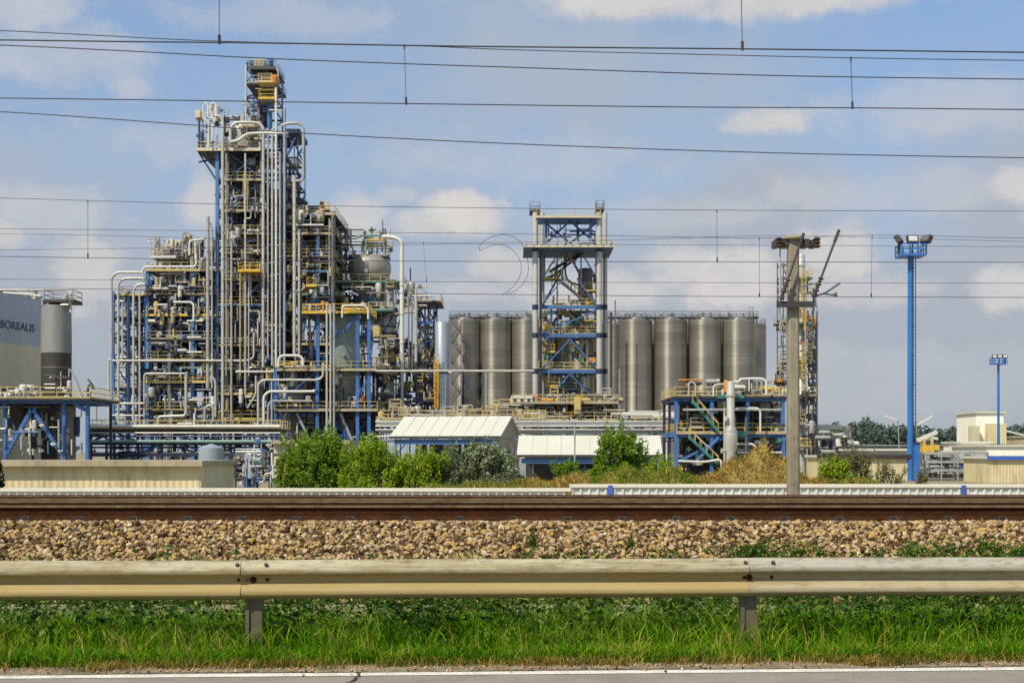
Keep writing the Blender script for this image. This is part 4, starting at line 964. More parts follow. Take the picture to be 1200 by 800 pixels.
for lab, pts, w, mt in (
    ('wide cream pipe arching over the domed vessel on the tower top', [(270, 168), (270, 150), (276, 143.5), (300, 143.5), (308.5, 148), (308.5, 430)], 3.8, 'pale'),
    ('white snaking pipe in front of the domed vessel on the tower top', [(269, 166.5), (280, 164.5), (289, 157), (302, 156), (338, 156)], 3.6, 'white'),
    ('first white looped pipe at the upper left corner of the tall tower', [(244.5, 172), (244.5, 142), (238, 140), (238, 124), (241, 120), (244, 124), (244, 136)], 2.4, 'white'),
    ('second white looped pipe at the upper left corner of the tall tower', [(248, 166), (251, 140), (246.5, 132), (246.5, 123), (250, 120), (253.5, 124), (253.5, 138), (248, 150)], 2.4, 'white'),
    ('white riser along the left flank of the tall tower, hooked at the top', [(261, 490), (261, 141), (258, 136), (252, 136)], 4.2, 'pale'),
    ('slim tan riser just right of the left flank riser', [(265.3, 440), (265.3, 180)], 2, 'beige'),
    ('pale riser inside the tall tower bent at its top', [(271.2, 492), (271.2, 283), (269, 277)], 3, 'grey'),
    ('slender pale riser down the middle of the tall tower', [(287.5, 462), (287.5, 180)], 2.6, 'pale'),
    ('white slim ladder pipe left of the crowning head frame', [(288.3, 147), (288.3, 76)], 1.6, 'white'),
    ('dark blue bent pipe right of the crowning head frame', [(322, 102), (328, 103), (330.5, 107), (330.5, 128)], 2.4, 'navy'),
    ('grey pipe loop standing off the right side of the tower head', [(330, 147), (338, 144.5), (351, 144.5), (355.5, 149), (355.5, 208), (353, 212), (345, 212)], 3.8, 'grey'),
    ('first riser of the front pipe bundle, right of the arching pipe', [(314, 420), (314, 150)], 2.6, 'grey'),
    ('second riser of the front pipe bundle on the tall tower', [(319, 428), (319, 152), (322, 149)], 2.8, 'pale'),
    ('tallest white riser of the front pipe bundle, reaching the head frame', [(323.6, 430), (323.6, 103)], 3.2, 'white'),
    ('slim grey riser between the white and the blue grey risers', [(328.2, 425), (328.2, 178)], 2.6, 'grey'),
    ('blue grey riser of the front pipe bundle, second tallest', [(333.4, 430), (333.4, 127)], 3.6, 'bgrey'),
    ('cream thick riser right of the front pipe bundle', [(345, 418), (345, 206)], 4.4, 'lcream'),
    ('short pale riser farthest right on the front of the tall tower', [(350.6, 415), (350.6, 270)], 3.2, 'pale'),
    ('slim riser inside the lower tall tower, paired left', [(281.5, 440), (281.5, 318)], 1.8, 'lyel'), ('slim riser inside the lower tall tower, paired right', [(291.5, 440), (291.5, 318)], 1.8, 'pale'),
    ('level pale pipe with open end across the lower tall tower', [(276, 435.5), (327, 435.5)], 3.4, 'pale'),
    ('leaning pale pipe at the foot of the tall tower', [(290, 478), (300, 462), (300, 440)], 2.8, 'pale'),
    ('short level white pipe linking risers near the tower head', [(315, 129), (331, 129)], 1.8, 'white'),
    ):
    if mt == 'lcream': M['lcream'] = solid('creamy_cladding', (.56, .53, .42), .42, .25, .12, .5, .4, (.3, .25, .15), .3)
    pipe(lab, pts, DT-1.8, w, mt, 4.5)
fl = frame('side_lattice', 'dark lattice bracket tower on the right flank of the tall tower', [336, 349], [DT+2, DT+9], [153, 185, 215, 250], 1.3, 'navy', 'navy', .3, bot=262, brace=1, seed=23)
MB().box(P(335, 156, DT+1.5), P(351, 151, DT+1.5)+Vector((0, 8, 0))).build('deck', 'navy', fl)
clutter(236, 268, 122, 172, DT, DT+9, 36, 'the tower top deck', 24, 'hvzVbw', ('white', 'cream', 'dark', 'pale', 'navy', 'dark', 'blue'))
clutter(262, 306, 136, 172, DT-.5, DT+9, 34, 'the tower dome deck', 25, 'hvzbwD', ('cream', 'beige', 'dark', 'grey', 'mid', 'dark'))
clutter(286, 304, 120, 150, DT+2, DT+8, 12, 'the tower head', 26, 'hvzbw', ('beige', 'grey', 'pale', 'navy'))
clutter(290, 326, 72, 125, DT+2, DT+9, 18, 'the tower crown', 27, 'hvbzw', ('navy', 'dark', 'pale', 'beige', 'lblue'))
clutter(258, 308, 180, 300, DT+.5, DT+14, 114, 'the upper tall tower', 28, 'hvzVDbpw', ('navy', 'navy', 'dark', 'grey', 'pale', 'beige', 'blue'))
clutter(258, 345, 300, 405, DT+.5, DT+14, 114, 'the tall tower middle', 29, 'hvzVDbpw', ('navy', 'dark', 'grey', 'pale', 'beige', 'lyel', 'lblue', 'mid'))
clutter(255, 322, 405, 498, DT, DT+13, 114, 'the lower tall tower', 30, 'hvzVDbpw', ('navy', 'dark', 'grey', 'pale', 'mid', 'lyel'))
clutter(335, 352, 212, 262, DT+1, DT+9, 18, 'the tower flank', 31, 'hvzbpw', ('dark', 'navy', 'grey', 'beige'))
clutter(310, 345, 160, 320, DT+1.5, DT+13, 50, 'the riser bundle', 32, 'hvzVbp', ('dark', 'navy', 'mid', 'grey', 'dark'))
# added dark blocks stand in for shaded depth and close the view through
for k, (x0, x1, y0, y1, D, lab) in enumerate(((312, 343, 235, 490, DT+14, 'tall added dark backing block behind the riser bundle'), (264, 306, 300, 357, DT+15, 'added dark backing block halfway up the tall tower'), (180, 250, 372, 420, DT+14.5, 'added dark backing block at the rear of the left block'), (258, 306, 405, 490, DT+15, 'added dark backing block at the rear foot of the tall tower'), (355, 390, 400, 478, DT+15, 'added dark backing block low at the rear right of the tall tower'))):
    t = thing('dark_backing', lab, 'building', (XW((x0+x1)/2, D), D+1, ZW(y1, D))); MB().box(P(x0, y1, D), P(x1, y0, D)+Vector((0, 1.6, 0))).build('housing', 'dark', t); m = MB()
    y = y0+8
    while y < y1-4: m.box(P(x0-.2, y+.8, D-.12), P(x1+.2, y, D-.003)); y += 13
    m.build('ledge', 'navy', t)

for a, n_, sd_ in (((256, 308, 208, 300), 55, 130), ((256, 345, 300, 405), 70, 131), ((256, 322, 405, 496), 70, 132), ((174, 252, 318, 400), 60, 133), ((174, 252, 400, 496), 70, 134), ((346, 391, 250, 480), 70, 135)):
    clutter(*a, DT-.9, DT+2.4, n_, ('the tower face', 'the mid tower face', 'the low tower face', 'the left block face', 'the low left face', 'the right block face')[sd_-130], sd_, 'hvzvhwbV', ('pale', 'grey', 'white', 'lyel', 'dark', 'mid', 'navy', 'lblue', 'taupe'))
# ================================================================== right block of the tower
fr = frame('process_structure', 'blue and grey deck block attached right of the riser bundle', [353, 372.5, 391], [DT+1, DT+9, DT+16], [252, 275, 318, 345, 365, 400, 432, 478], 4.0, 'lblue', 'navy', .28, 248, brace=.7, seed=33, cm={0: 'mid', 2: 'mid'})
for y, ed, rm in ((251, 'beige', 'lyel'), (274, 'beige', 'lyel'), (301, None, 'lyel'), (318, 'lblue', 'lyel'), (345, 'green', 'lyel'), (403, 'lyel', 'pale')): platform(fr, 343, 393, y, DT+.5, DT+17, 'mid', rm, .4, ed, DR=DT+1)
pipe('dark thick pipe riser up the right edge of the tower block', [(390, 478), (390, 252)], DT-.2, 4.4, 'mid'); pipe('slim grey pipe beside the dark right edge riser', [(386, 345), (386, 256)], DT-.2, 1.8, 'grey')
p = thing('access_basket', 'yellow railed basket on the right block of the tall tower', 'platform', P(364, 334, DT-1)); platform(p, 359, 370.5, 334, DT-1.6, DT+.6, 'yellow', 'yellow', .5, 'yellow', DR=DT-1.6, name='deck')
for a, b in (((362, 338), (372, 357)), ((353, 365), (372, 345)), ((355, 378), (371, 398))): MB().bar(P(*a, DT+.8), P(*b, DT+.8), .3).build('brace', 'lblue', fr)
vessel('dark drum on the top deck right of the tall tower', 352, DT+6, dome(232, 5, 3)+[(251, 5)], 'dark', nozzles=2); vessel('grey stout vessel between the upper decks right of the tower', 356, DT+5, dome(280, 9, 4)+[(301, 9)], 'mid', nozzles=3)
clutter(346, 391, 240, 345, DT+.5, DT+14, 104, 'the right tower block', 34, 'hvzVDbpw', ('dark', 'navy', 'grey', 'beige', 'lyel', 'pale'))
clutter(346, 391, 345, 480, DT+.5, DT+14, 95, 'the lower right tower block', 35, 'hvzVDbpw', ('dark', 'navy', 'grey', 'beige', 'orange', 'pale', 'mid'))

# ================================================================== front vessel module
DV = 186.0
fv = frame('vessel_structure', 'blue frame around two fat vessels behind the tallest bush', [323, 372, 419, 432.5], [DV, DV+6, DV+11], [432, 478], 3.9, 'blue', 'navy', .45, 432, brace=.25, seed=41)
for X, D in ((XW(419, DV), DV), (XW(432.5, DV), DV), (XW(372, DV), DV+.6)): MB().box((X-.21, D-.21, ZW(432, DV)), (X+.21, D+.21, ZW(365, DV))).build('column', 'blue', fv)
platform(fv, 355, 433, 366, DV-.6, DV+10, 'mid', 'yellow', .5, 'yellow', DR=DV); platform(fv, 325, 441, 433, DV-.6, DV+11, 'beige', 'lyel', .4, 'beige', DR=DV)
platform(fv, 322, 443, 480, DV-.6, DV+11, 'beige', 'lyel', .45, 'beige', DR=DV)
for a, b in (((399, 484), (416, 524)), ((348, 484), (367, 524)), ((335, 484), (323, 524)), ((388, 484), (374, 524)), ((396, 392), (386, 374)), ((400, 392), (416, 372)), ((432, 440), (419, 470))): MB().bar(P(*a, DV+.3), P(*b, DV+.3), .32).build('brace', 'bgrey' if a[1] == 484 else 'blue', fv)
vessel('fat cream topped vessel with flanged rings behind the tallest bush', 347, DV+4, dome(427, 17, 5)+[(434, 17.5), (452, 17.5), (455, 15), (458, 15), (460, 13), (468, 9.5), (471, 9.5)], 'lcream', rings=((453, 18.3), (471, 20)), nozzles=4)
vessel('dark cone hopper under the fat cream vessel', 347, DV+4, [(481, 14), (497, 13), (520, 4), (530, 4)], 'mid', cat='hopper', name='hopper', nozzles=1)
vessel('tall grey green vessel behind two blue columns with cone bottom', 404, DV+4.2, [(369, 15), (371, 17.5), (430, 17.5), (433, 16.5), (455, 16), (469, 10), (476, 9)], 'gg', rings=((400, 17.9), (433, 18.2)), nozzles=4)
vessel('dark cone hopper under the tall grey green vessel', 404, DV+4, [(481, 14), (500, 12), (520, 5), (530, 5)], 'mid', cat='hopper', name='hopper', nozzles=1)
for lab, pts, w, mt in (
    ('white inverted U pipe on top of the fat cream vessel', [(326.5, 430), (326.5, 420), (331, 416.5), (350, 416.5), (355, 420), (355, 428)], 3.6, 'white'),
    ('long pale pipe running down then level in front of the fat vessel', [(302.5, 510), (302.5, 450), (308, 445), (373, 445), (378.5, 441), (378.5, 425)], 3, 'pale'),
    ('lower pale pipe bent in front of the fat cream vessel', [(309, 510), (309, 464), (315, 458.5), (345, 458.5), (369, 458.5)], 3.6, 'white'),
    ('slim pale pipe below the flanged ring of the fat vessel', [(314, 505), (314, 474), (318, 469.5), (366, 469.5)], 2.2, 'pale'),
    ('left riser of the trio in front of the tall grey green vessel', [(383, 512), (383, 354)], 2.8, 'pale'), ('middle riser of the trio in front of the tall grey green vessel', [(387.3, 512), (387.3, 357)], 2.6, 'pale'), ('right riser of the trio in front of the tall grey green vessel', [(391.5, 510), (391.5, 355)], 2.8, 'grey'),
    ('slim pale riser left of the fat cream vessel', [(318.5, 512), (318.5, 446)], 2, 'pale'),
    ('white hooked pipe along the orange yellow deck', [(401, 372), (401, 360), (404, 358), (428, 358), (431.5, 362), (431.5, 374)], 2.6, 'white'),
    ('long level pale pipe from the vessel module to the central tower', [(440, 434.5), (626, 434.5)], 3, 'pale'),
    ): pipe(lab, pts, DV-1.4, w, mt, 4)
clutter(325, 440, 482, 532, DV+.5, DV+10, 133, 'the vessel module', 42, 'hvzVDbw', ('navy', 'dark', 'grey', 'pale', 'blue'))
clutter(326, 440, 436, 478, DV+1, DV+10, 76, 'the vessel module deck', 43, 'hvzVbw', ('navy', 'dark', 'grey', 'white', 'orange'))
clutter(358, 432, 355, 366, DV, DV+8, 16, 'the orange deck', 44, 'hzbw', ('orange', 'yellow', 'white', 'cream'))
clutter(328, 370, 424, 433, DV, DV+8, 10, 'the cream vessel deck', 45, 'bzw', ('orange', 'yellow', 'cream'))
clutter(420, 436, 370, 432, DV, DV+8, 14, 'the vessel module edge', 46, 'hvzb', ('blue', 'navy', 'grey', 'pale'))
t = thing('dark_backing', 'added navy backing block behind the hoppers of the vessel module', 'building', P(380, 540, DV+12)); MB().box(P(322, 545, DV+13), P(440, 482, DV+13)+Vector((0, 1, 0))).build('housing', 'navy', t); MB().box(P(322, 513, DV+12.9), P(440, 510, DV+12.99)).build('ledge', 'mid', t)  # added backing, its dark colour standing in for shade behind the hoppers

# ================================================================== domed reactor and its neighbours
DX = 207.0
vessel('big domed grey reactor with round shoulders right of the tall tower', 433, DX, [(299, 10), (300, 18), (303, 22), (308, 24.5), (314, 25.5), (320, 25), (325, 22.5), (328, 19.5), (331, 19.5), (362, 19), (366, 15), (380, 15)], 'taupe', rings=((325.5, 24),), nozzles=5, seg=36)
fx = frame('reactor_structure', 'slim steel frame with round green decks around the domed reactor', [402, 424, 447, 464], [DX-4.2, DX+4], [329, 362, 395, 433, 470], 1.6, 'mid', 'navy', .35, brace=.4, seed=51)
platform(fx, 394, 472, 329.5, DX-4.6, DX+4, 'green', 'lyel', .3, 'green', DR=DX-4.6); platform(fx, 408, 455, 299, DX-2, DX+2, 'mid', 'pale', .2, 'mid', DR=DX-2); platform(fx, 432, 460, 363, DX-7.5, DX+2, 'green', 'pale', .35, 'green', DR=DX-7); platform(fx, 425, 452, 280.5, DX-1.4, DX+1.4, 'lyel', 'yellow', .3, 'lyel', DR=DX-1.4)
m = MB(); [m.bar(P(x, 299, DX), P(x, 280, DX), .22) for x in (426, 434, 442, 451)]; m.build('upper_post', 'mid', fx)
vessel('narrow neck vessel on top of the domed reactor', 432, DX, [(277, 3), (279, 5.5), (298, 5.5), (300, 7)], 'gg', nozzles=3)
pipe('very thick white pipe curving from the reactor top down its right side', [(448, 277.5), (460, 277.5), (471, 282), (471, 300), (471, 436)], DX-8.8, 5.6, 'white', 9); pipe('grey lower continuation of the very thick reactor pipe', [(471, 436.8), (471, 497)], DX-8.8, 4.6, 'pale')
pipe('thin lightning rod pipe on the reactor top', [(448.5, 280), (448.5, 258)], DX, 1.2, 'dark'); pipe('small dark davit pipe on the reactor top', [(436, 278), (436, 269), (441, 269)], DX, 1.4, 'dark', 2)
vessel('pale ringed slim column left of the domed reactor', 396, DX+2, dome(284, 6, 3)+[(356, 6), (366, 6)], 'pale', rings=[(y, 6.8) for y in range(292, 360, 8)], ringmat='mid', nozzles=3)
v = vessel('pale banded column under the domed reactor, beside the thick pipe', 454, DX-3, dome(330, 8, 3)+[(368, 8), (372, 9.5), (398, 9.5), (402, 8), (470, 8)], 'pale', rings=((366, 10), (383, 10), (391, 10)), ringmat='dark', nozzles=3)
t = thing('cabinet', 'yellow box cabinet on the front of the reactor structure', 'cabinet', P(441, 395, DX-9)); MB().box(P(437, 395, DX-8.5), P(445.5, 383, DX-8.5)+Vector((0, 1.2, 0))).build('housing', 'yellow', t); MB().box(P(438, 394, DX-8.6), P(444.5, 384, DX-8.51)).build('door', 'lyel', t)
for lab, pts, w, mt in (('white pipe pair with level top right of the thick reactor pipe, left riser', [(479, 436), (479, 349), (482, 346.5), (506, 346.5)], 2.2, 'white'), ('pale riser right of the thick reactor pipe, stouter of the pair', [(487.5, 434), (487.5, 341)], 4, 'pale'), ('dim grey riser between the reactor pipe and the stouter riser', [(483, 434), (483, 350)], 2, 'grey'), ('short vent riser on the reactor deck', [(481, 329), (481, 314)], 1.6, 'navy'), ('pale bent pipe low right of the vessel module', [(446, 471.5), (470, 471.5), (472, 475), (470, 492)], 3.2, 'pale'), ('grey curved pipe left of the domed reactor', [(398, 346), (408, 341), (420, 346)], 2.4, 'grey')): pipe(lab, pts, DX-7.5, w, mt, 4)
fs = frame('stair_tower', 'small navy braced tower left of the slim grey tank', [488, 498, 508.5], [DX-3, DX+5], [354, 378, 403, 440, 470], 2, 'navy', 'blue', .45, brace=.9, seed=52, bracemat='navy')
platform(fs, 486, 517, 353, DX-3.5, DX+5.5, 'mid', 'lyel', .35, None, DR=DX-3)
stair(fs, 489, 425, 507, 406, DX-4, 'lyel'); stair(fs, 489, 462, 507, 440, DX-4, 'lyel'); stair(fs, 507, 403, 490, 380, DX+1, 'pale')
clutter(476, 500, 334, 360, DX-4, DX+4, 24, 'the navy tower head', 53, 'hvzVb', ('pale', 'beige', 'grey', 'cream'))
clutter(398, 480, 335, 440, DX-6, DX+6, 152, 'the domed reactor', 54, 'hvzVbpw', ('pale', 'grey', 'dark', 'mid', 'taupe', 'navy', 'lyel'))
clutter(440, 512, 400, 500, DX-8, DX+6, 209, 'the reactor foot', 55, 'hvzVDbpw', ('pale', 'grey', 'dark', 'mid', 'navy', 'lyel', 'taupe', 'dark'))
clutter(487, 508, 356, 470, DX-2, DX+4, 34, 'the navy braced tower', 56, 'hvzbp', ('pale', 'grey', 'dark', 'mid', 'navy'))
clutter(396, 426, 268, 330, DX-4, DX+3, 26, 'the reactor top left', 57, 'hvzb', ('pale', 'grey', 'dark', 'mid'))
clutter(424, 460, 268, 298, DX-3, DX+3, 22, 'the reactor top', 58, 'hvzbw', ('pale', 'grey', 'dark', 'lyel', 'green'))
vessel('slim light grey tank with white top nozzle left of the silos', 518, DX-7, dome(376.5, 8.4, 1.5)+[(478, 8.4), (500, 8.4)], 'bgrey', rings=((437, 8.9),), ringmat='dark', cat='tank', name='storage_tank', nozzles=2)
t = thing('ladder_cage', 'orange and yellow ladder cage fixed in front of the slim grey tank', 'ladder', P(511, 478, DX-9)); ladder(t, 511.5, 478, 423, DX-8.6, 'yellow', True); MB().box(P(508.8, 478, DX-8.4), P(513.2, 452, DX-8.4)+Vector((0, .1, 0))).build('guard_panel', 'orange', t); MB().box(P(508.8, 451.8, DX-8.4), P(513.2, 423, DX-8.4)+Vector((0, .1, 0))).build('guard_panel', 'yellow', t)

# ================================================================== silos
DS = 248.0
def silo_at(x, D, rpx, ytop, lab, first=[None], ybase=485):
    X = XW(x, D); r = LN(rpx, D)
    if first[0] is None:
        root = thing('silo', lab, 'silo', (X, D, GZ), 'tall bare metal silos'); z1 = ZW(ytop, D); hh = z1-GZ
        MB().lathe(X, D, [(r, GZ+1.4), (r, z1-.55), (r*1.006, z1-.5), (r*1.006, z1-.38), (r*.97, z1-.3), (r*.5, z1+.25), (.4, z1+.5)], 44).build('shell', 'silo', root)
        o = MB()
        for k in range(1, 13): zz = GZ+1.4+(hh-2)*k/13; o.lathe(X, D, [(r*.998, zz-.05), (r+.028, zz-.05), (r+.028, zz+.05), (r*.998, zz+.05)], 44)
        o.build('seam_band', 'silo', root)
        MB().lathe(X, D, [(r*1.01, GZ), (r*1.01, GZ+1.38)], 32).build('skirt', 'concrete', root)
        rl = rail_mb([(X+r*.97*math.cos(2*math.pi*q/16), D+r*.97*math.sin(2*math.pi*q/16), z1-.3) for q in range(16)], 1.0, 1.2, .06); rl.build('railing', 'mid', root)
        mm = MB(); g = random.Random(3)
        for q in range(5):
            a = g.uniform(0, 6.28); rr = r*g.uniform(.2, .85); hx = g.uniform(.5, 1.3); px_, py_ = X+rr*math.cos(a), D+rr*math.sin(a); mm.tube([(px_, py_, z1-.2), (px_, py_, z1+hx)], g.uniform(.12, .28), 8)
        mm.build('roof_vent', 'mid', root)
        first[0] = (root, x, D); return root
    c = copy_tree(first[0][0]); c.location = (X, D, GZ); c.rotation_euler.z = R.uniform(-.35, .35); c['label'] = lab; LABELS.setdefault(lab, []).append(c); return c
front = [(544.5, 'first metal silo from the left, beside the slim grey tank'), (581, 'second metal silo from the left, standing clear above the white shed'), (618, 'third metal silo, half hidden by the left legs of the central tower'), (745, 'metal silo just right of the central tower, above the cream lying tank'), (786, 'metal silo above the left end of the right blue pipe rack'), (826, 'metal silo behind the middle of the right blue pipe rack'), (865.5, 'rightmost front metal silo, with a ladder down its right side')]
for x, lab in front: silo_at(x, DS, 19.3, 374.5, lab)
for x, lab in ((563, 'rear metal silo glimpsed between the first and second front silos'), (641, 'rear metal silo behind the left half of the central tower'), (681, 'rear metal silo behind the right half of the central tower'), (720, 'rear metal silo peeping out right of the central tower legs'), (765, 'rear metal silo between the two left ones right of the tower'), (806, 'rear metal silo between the middle ones of the right group'), (847, 'rear metal silo left of the rightmost front silo'), (879, 'rear metal silo peeping out at the right end of the row')): silo_at(x, DS+8, 19.3, 376, lab)
for k, (a, b, lab) in enumerate(((527, 628, 'long railed walkway across the tops of the left silos'), (712, 888, 'long railed walkway across the tops of the right silos'))):
    t = thing('silo_walkway', lab, 'walkway', P((a+b)/2, 373, DS+3)); platform(t, a, b, 372, DS-1, DS+1, 'dark', 'mid', .2, None, DR=DS, name='deck')
    gx = random.Random(60+k)
    x = a+4
    while x < b-4:
        m = MB(); h = gx.uniform(2, 7); m.tube([P(x, 372, DS), P(x, 372-h, DS)], LN(gx.uniform(.5, 1.2), DS), 7); m.build('vent_pipe', gx.choice(('mid', 'grey', 'white')), t); x += gx.uniform(6, 13)
    m = MB()
    for q in range(7):
        x = gx.uniform(a+5, b-5); m.box(P(x, 372, DS-.5), P(x+gx.uniform(2, 4), 372-gx.uniform(1.5, 3), DS-.5)+Vector((0, .8, 0)))
    m.build('filter_box', 'mid', t)
t = thing('ladder_tower', 'tall grey ladder and cable duct running down the rightmost silo', 'ladder', P(880, 480, DS-5)); ladder(t, 880.5, 485, 366, DS-1.5, 'mid', True); MB().box(P(876, 480, DS-2.2), P(878.2, 380, DS-2.2)+Vector((0, .3, 0))).build('cable_duct', 'grey', t)
t = thing('stair_tower', 'grey zigzag ladder tower against the first silo', 'stairs', P(533, 480, DS-6)); g = 0
for y in range(376, 470, 12): stair(t, 529 if g % 2 else 539, y+12, 539 if g % 2 else 529, y, DS-6-.2*(g % 2), 'mid', .8); g += 1
MB().bar(P(528, 480, DS-6), P(528, 374, DS-6), .15).bar(P(540, 480, DS-6), P(540, 374, DS-6), .15).build('post', 'mid', t)
pipe('slim navy post pipe in front of the first silo', [(542.5, 480), (542.5, 434)], DS-8, 3.4, 'navy'); pipe('slim blue grey post pipe in front of the second silo', [(570, 480), (570, 436)], DS-8, 3.4, 'bgrey')
pipe('tall thin dark mast pipe right of the central tower', [(721, 485), (721, 352)], DS-8, 1.6, 'mid'); pipe('tall dark vertical duct right of the central tower', [(716, 480), (716, 366)], DS-6, 3.6, 'dark'); pipe('short slim grey duct beside the dark duct right of the central tower', [(726, 484), (726, 432)], DS-8, 2, 'grey')

# ================================================================== central tower
DC = 199.0
M['blue4'] = solid('mid_blue_beam_paint', (.06, .15, .34), .45, 0, .2, .7, .5, (.05, .08, .15), .4)
fc = frame('conveying_tower', 'open central tower with four thick pale legs and blue cross beams', [634, 702], [DC+1, DC+8], [292, 360, 393, 435, 474], 2.6, 'mid', 'blue4', .52, brace=0, seed=61)
for x, D, lab in ((627.3, DC-.6, 'left front'), (635.5, DC+8, 'left rear'), (702.3, DC-.6, 'right front'), (709, DC+8, 'right rear')):
    r = LN(3.4 if D < DC+5 else 2.8, DC)
    X = XW(x, D); o = MB().tube([(X, D, GZ), (X, D, ZW(249, D))], r, 18); o.build('tubular_leg', 'lcream2' if 'lcream2' in M else 'pale', fc)
    for y in (292, 360, 393, 435):
        z = ZW(y, D); MB().lathe(X, D, [(r*1.0, z-.36), (r*1.1, z-.36), (r*1.1, z+.36), (r*1.0, z+.36)], 18).build('leg_collar', 'navy', fc)
platform(fc, 613.5, 719.5, 288, DC-2.4, DC+8.4, 'blue4', 'lyel', .45, 'cream', DR=DC-2.4); platform(fc, 628, 704, 253.5, DC-1.6, DC+4.2, 'blue4', 'lyel', .5, 'cream', DR=DC-1.6)
for x, y in ((622, 246), (700, 244)):
    platform(fc, x-1.5, x+11 if x < 650 else x+8, y+1, DC-1, DC+3, 'mid', 'mid', .2, None, DR=DC)
for y in (360, 393, 435, 474): platform(fc, 634, 702, y-2.6, DC+1.2, DC+3.4, 'mid', 'lyel', .15, None, DR=DC)
for a, b in (((640, 285), (668, 259)), ((668, 259), (698, 285)), ((640, 262), (668, 285)), ((668, 285), (698, 262))): MB().bar(P(*a, DC+1.2), P(*b, DC+1.2), .26).build('brace', 'blue4', fc)
for a, b in (((637, 356), (668, 300)), ((698, 356), (668, 300)), ((637, 390), (664, 364)), ((698, 390), (672, 364)), ((637, 430), (666, 397)), ((698, 430), (670, 397)), ((637, 470), (664, 440)), ((698, 470), (672, 440))):
    MB().bar(P(*a, DC+7.6), P(*b, DC+7.6), .3).build('brace', 'blue4', fc)
for a, b in (((636, 357), (660, 326)), ((699, 357), (676, 326)), ((636, 326), (652, 300)), ((699, 326), (684, 300)), ((636, 391), (700, 363)), ((636, 432), (668, 397)), ((700, 432), (668, 397)), ((636, 471), (668, 438)), ((700, 471), (668, 438))):
    MB().bar(P(*a, DC+.7), P(*b, DC+.7), .19).build('brace', 'blue4', fc)
for x0_, x1_, y_ in ((636, 652, 326), (684, 700, 340), (636, 650, 412), (686, 700, 376), (640, 656, 452)): platform(fc, x0_, x1_, y_, DC+1.4, DC+3.6, 'mid', 'yellow', .15, 'yellow', DR=DC+1.4, name='landing')
for q in range(12): MB().box((XW(616+q*9, DC-2), DC-2.5, ZW(291.3, DC)), (XW(617.5+q*9, DC-2), DC+9.5, ZW(289.6, DC))).build('deck_joist', 'blue4', fc)
for a, b, mt in (((640, 262), (640, 288), 'lblue'), ((692, 258), (692, 288), 'lblue')): MB().bar(P(*a, DC+.4), P(*b, DC+.4), .35).build('post', mt, fc)
for k, (a, b) in enumerate((((650, 323), (690, 356)), ((660, 362), (692, 389)), ((652, 398), (692, 432)), ((690, 437), (656, 452)), ((640, 450), (672, 472)), ((644, 318), (680, 296)))): stair(fc, *a, *b, DC+3, 'lyel', 1.2, tmat='green' if k in (2, 3, 4) else 'dark' if k == 5 else 'beige')
MB().box(P(686, 356, DC+2.6), P(698, 352, DC+2.6)+Vector((0, 2, 0))).build('landing', 'yellow', fc); MB().box(P(688, 424, DC+2.6), P(698, 419, DC+2.6)+Vector((0, 2, 0))).build('landing', 'orange', fc)
MB().box(P(634, 386, DC+2), P(647, 381, DC+2)+Vector((0, 2, 0))).build('landing', 'yellow', fc)
vessel('grey stout vessel high inside the central tower', 686, DC+6, dome(314, 8.5, 3)+[(350, 8.5), (358, 5)], 'mid', rings=((330, 9), (342, 9)), nozzles=2)
vessel('pale drum low inside the central tower', 658, DC+7, dome(388, 9, 3)+[(428, 9), (433, 6)], 'taupe', nozzles=3); vessel('dim vessel at the foot of the central tower', 671, DC+7, dome(440, 10, 3)+[(470, 10)], 'mid', nozzles=2)
for lab, pts, w, mt in (('black crossing duct descending to the left in the central tower', [(690, 292), (668, 308), (650, 322), (640, 326)], 3, 'dark'), ('black hose looping down the middle of the central tower', [(664, 296), (662, 320), (666, 330), (678, 334)], 2.4, 'dark'), ('slim grey pipe down the left inside of the central tower', [(653, 470), (653, 300)], 1.8, 'mid'), ('slim pale pipe down the right inside of the central tower', [(681, 455), (681, 296)], 2, 'grey'), ('black curved hose between the lower floors of the central tower', [(652, 372), (648, 380), (652, 392), (650, 425)], 2.6, 'dark'), ('pale thick pipe down the right rear of the central tower', [(688, 455), (688, 360)], 4, 'pale'), ('blue grey pipe down the left rear of the central tower', [(646, 470), (646, 362)], 3, 'bgrey')): pipe(lab, pts, DC+3.5, w, mt, 5)
clutter(638, 700, 296, 358, DC+3, DC+10, 16, 'the upper central tower', 62, 'hvzw', ('grey', 'mid', 'pale', 'beige', 'lyel'))
clutter(638, 700, 362, 472, DC+3, DC+10, 98, 'the lower central tower', 63, 'hvzVbpw', ('pale', 'mid', 'grey', 'beige', 'green', 'orange', 'lyel', 'taupe', 'blue'))
clutter(638, 698, 260, 288, DC+2, DC+9, 22, 'the central tower head', 64, 'hvzw', ('dark', 'lblue', 'blue', 'mid', 'grey'))
fz = frame('base_deck', 'long beige base deck with yellow railings under the central tower', [602, 640, 678, 722], [DC-6, DC+2], [472, 492], 2.6, 'mid', 'beige', .4, brace=.1, seed=65)
platform(fz, 600, 724, 471.5, DC-7, DC+3, 'beige', 'lyel', .4, 'beige', DR=DC-6); platform(fz, 600, 724, 492, DC-7, DC+3, 'beige', 'lyel', .3, 'beige', DR=DC-6)
t = thing('cabinet', 'tall yellow panel at the foot of the central tower', 'cabinet', P(677, 484, DC-8)); MB().box(P(673, 485, DC-7.6), P(681, 464, DC-7.6)+Vector((0, .6, 0))).build('housing', 'yellow', t); MB().box(P(674, 484, DC-7.7), P(680, 466, DC-7.61)).build('door', 'lyel', t)
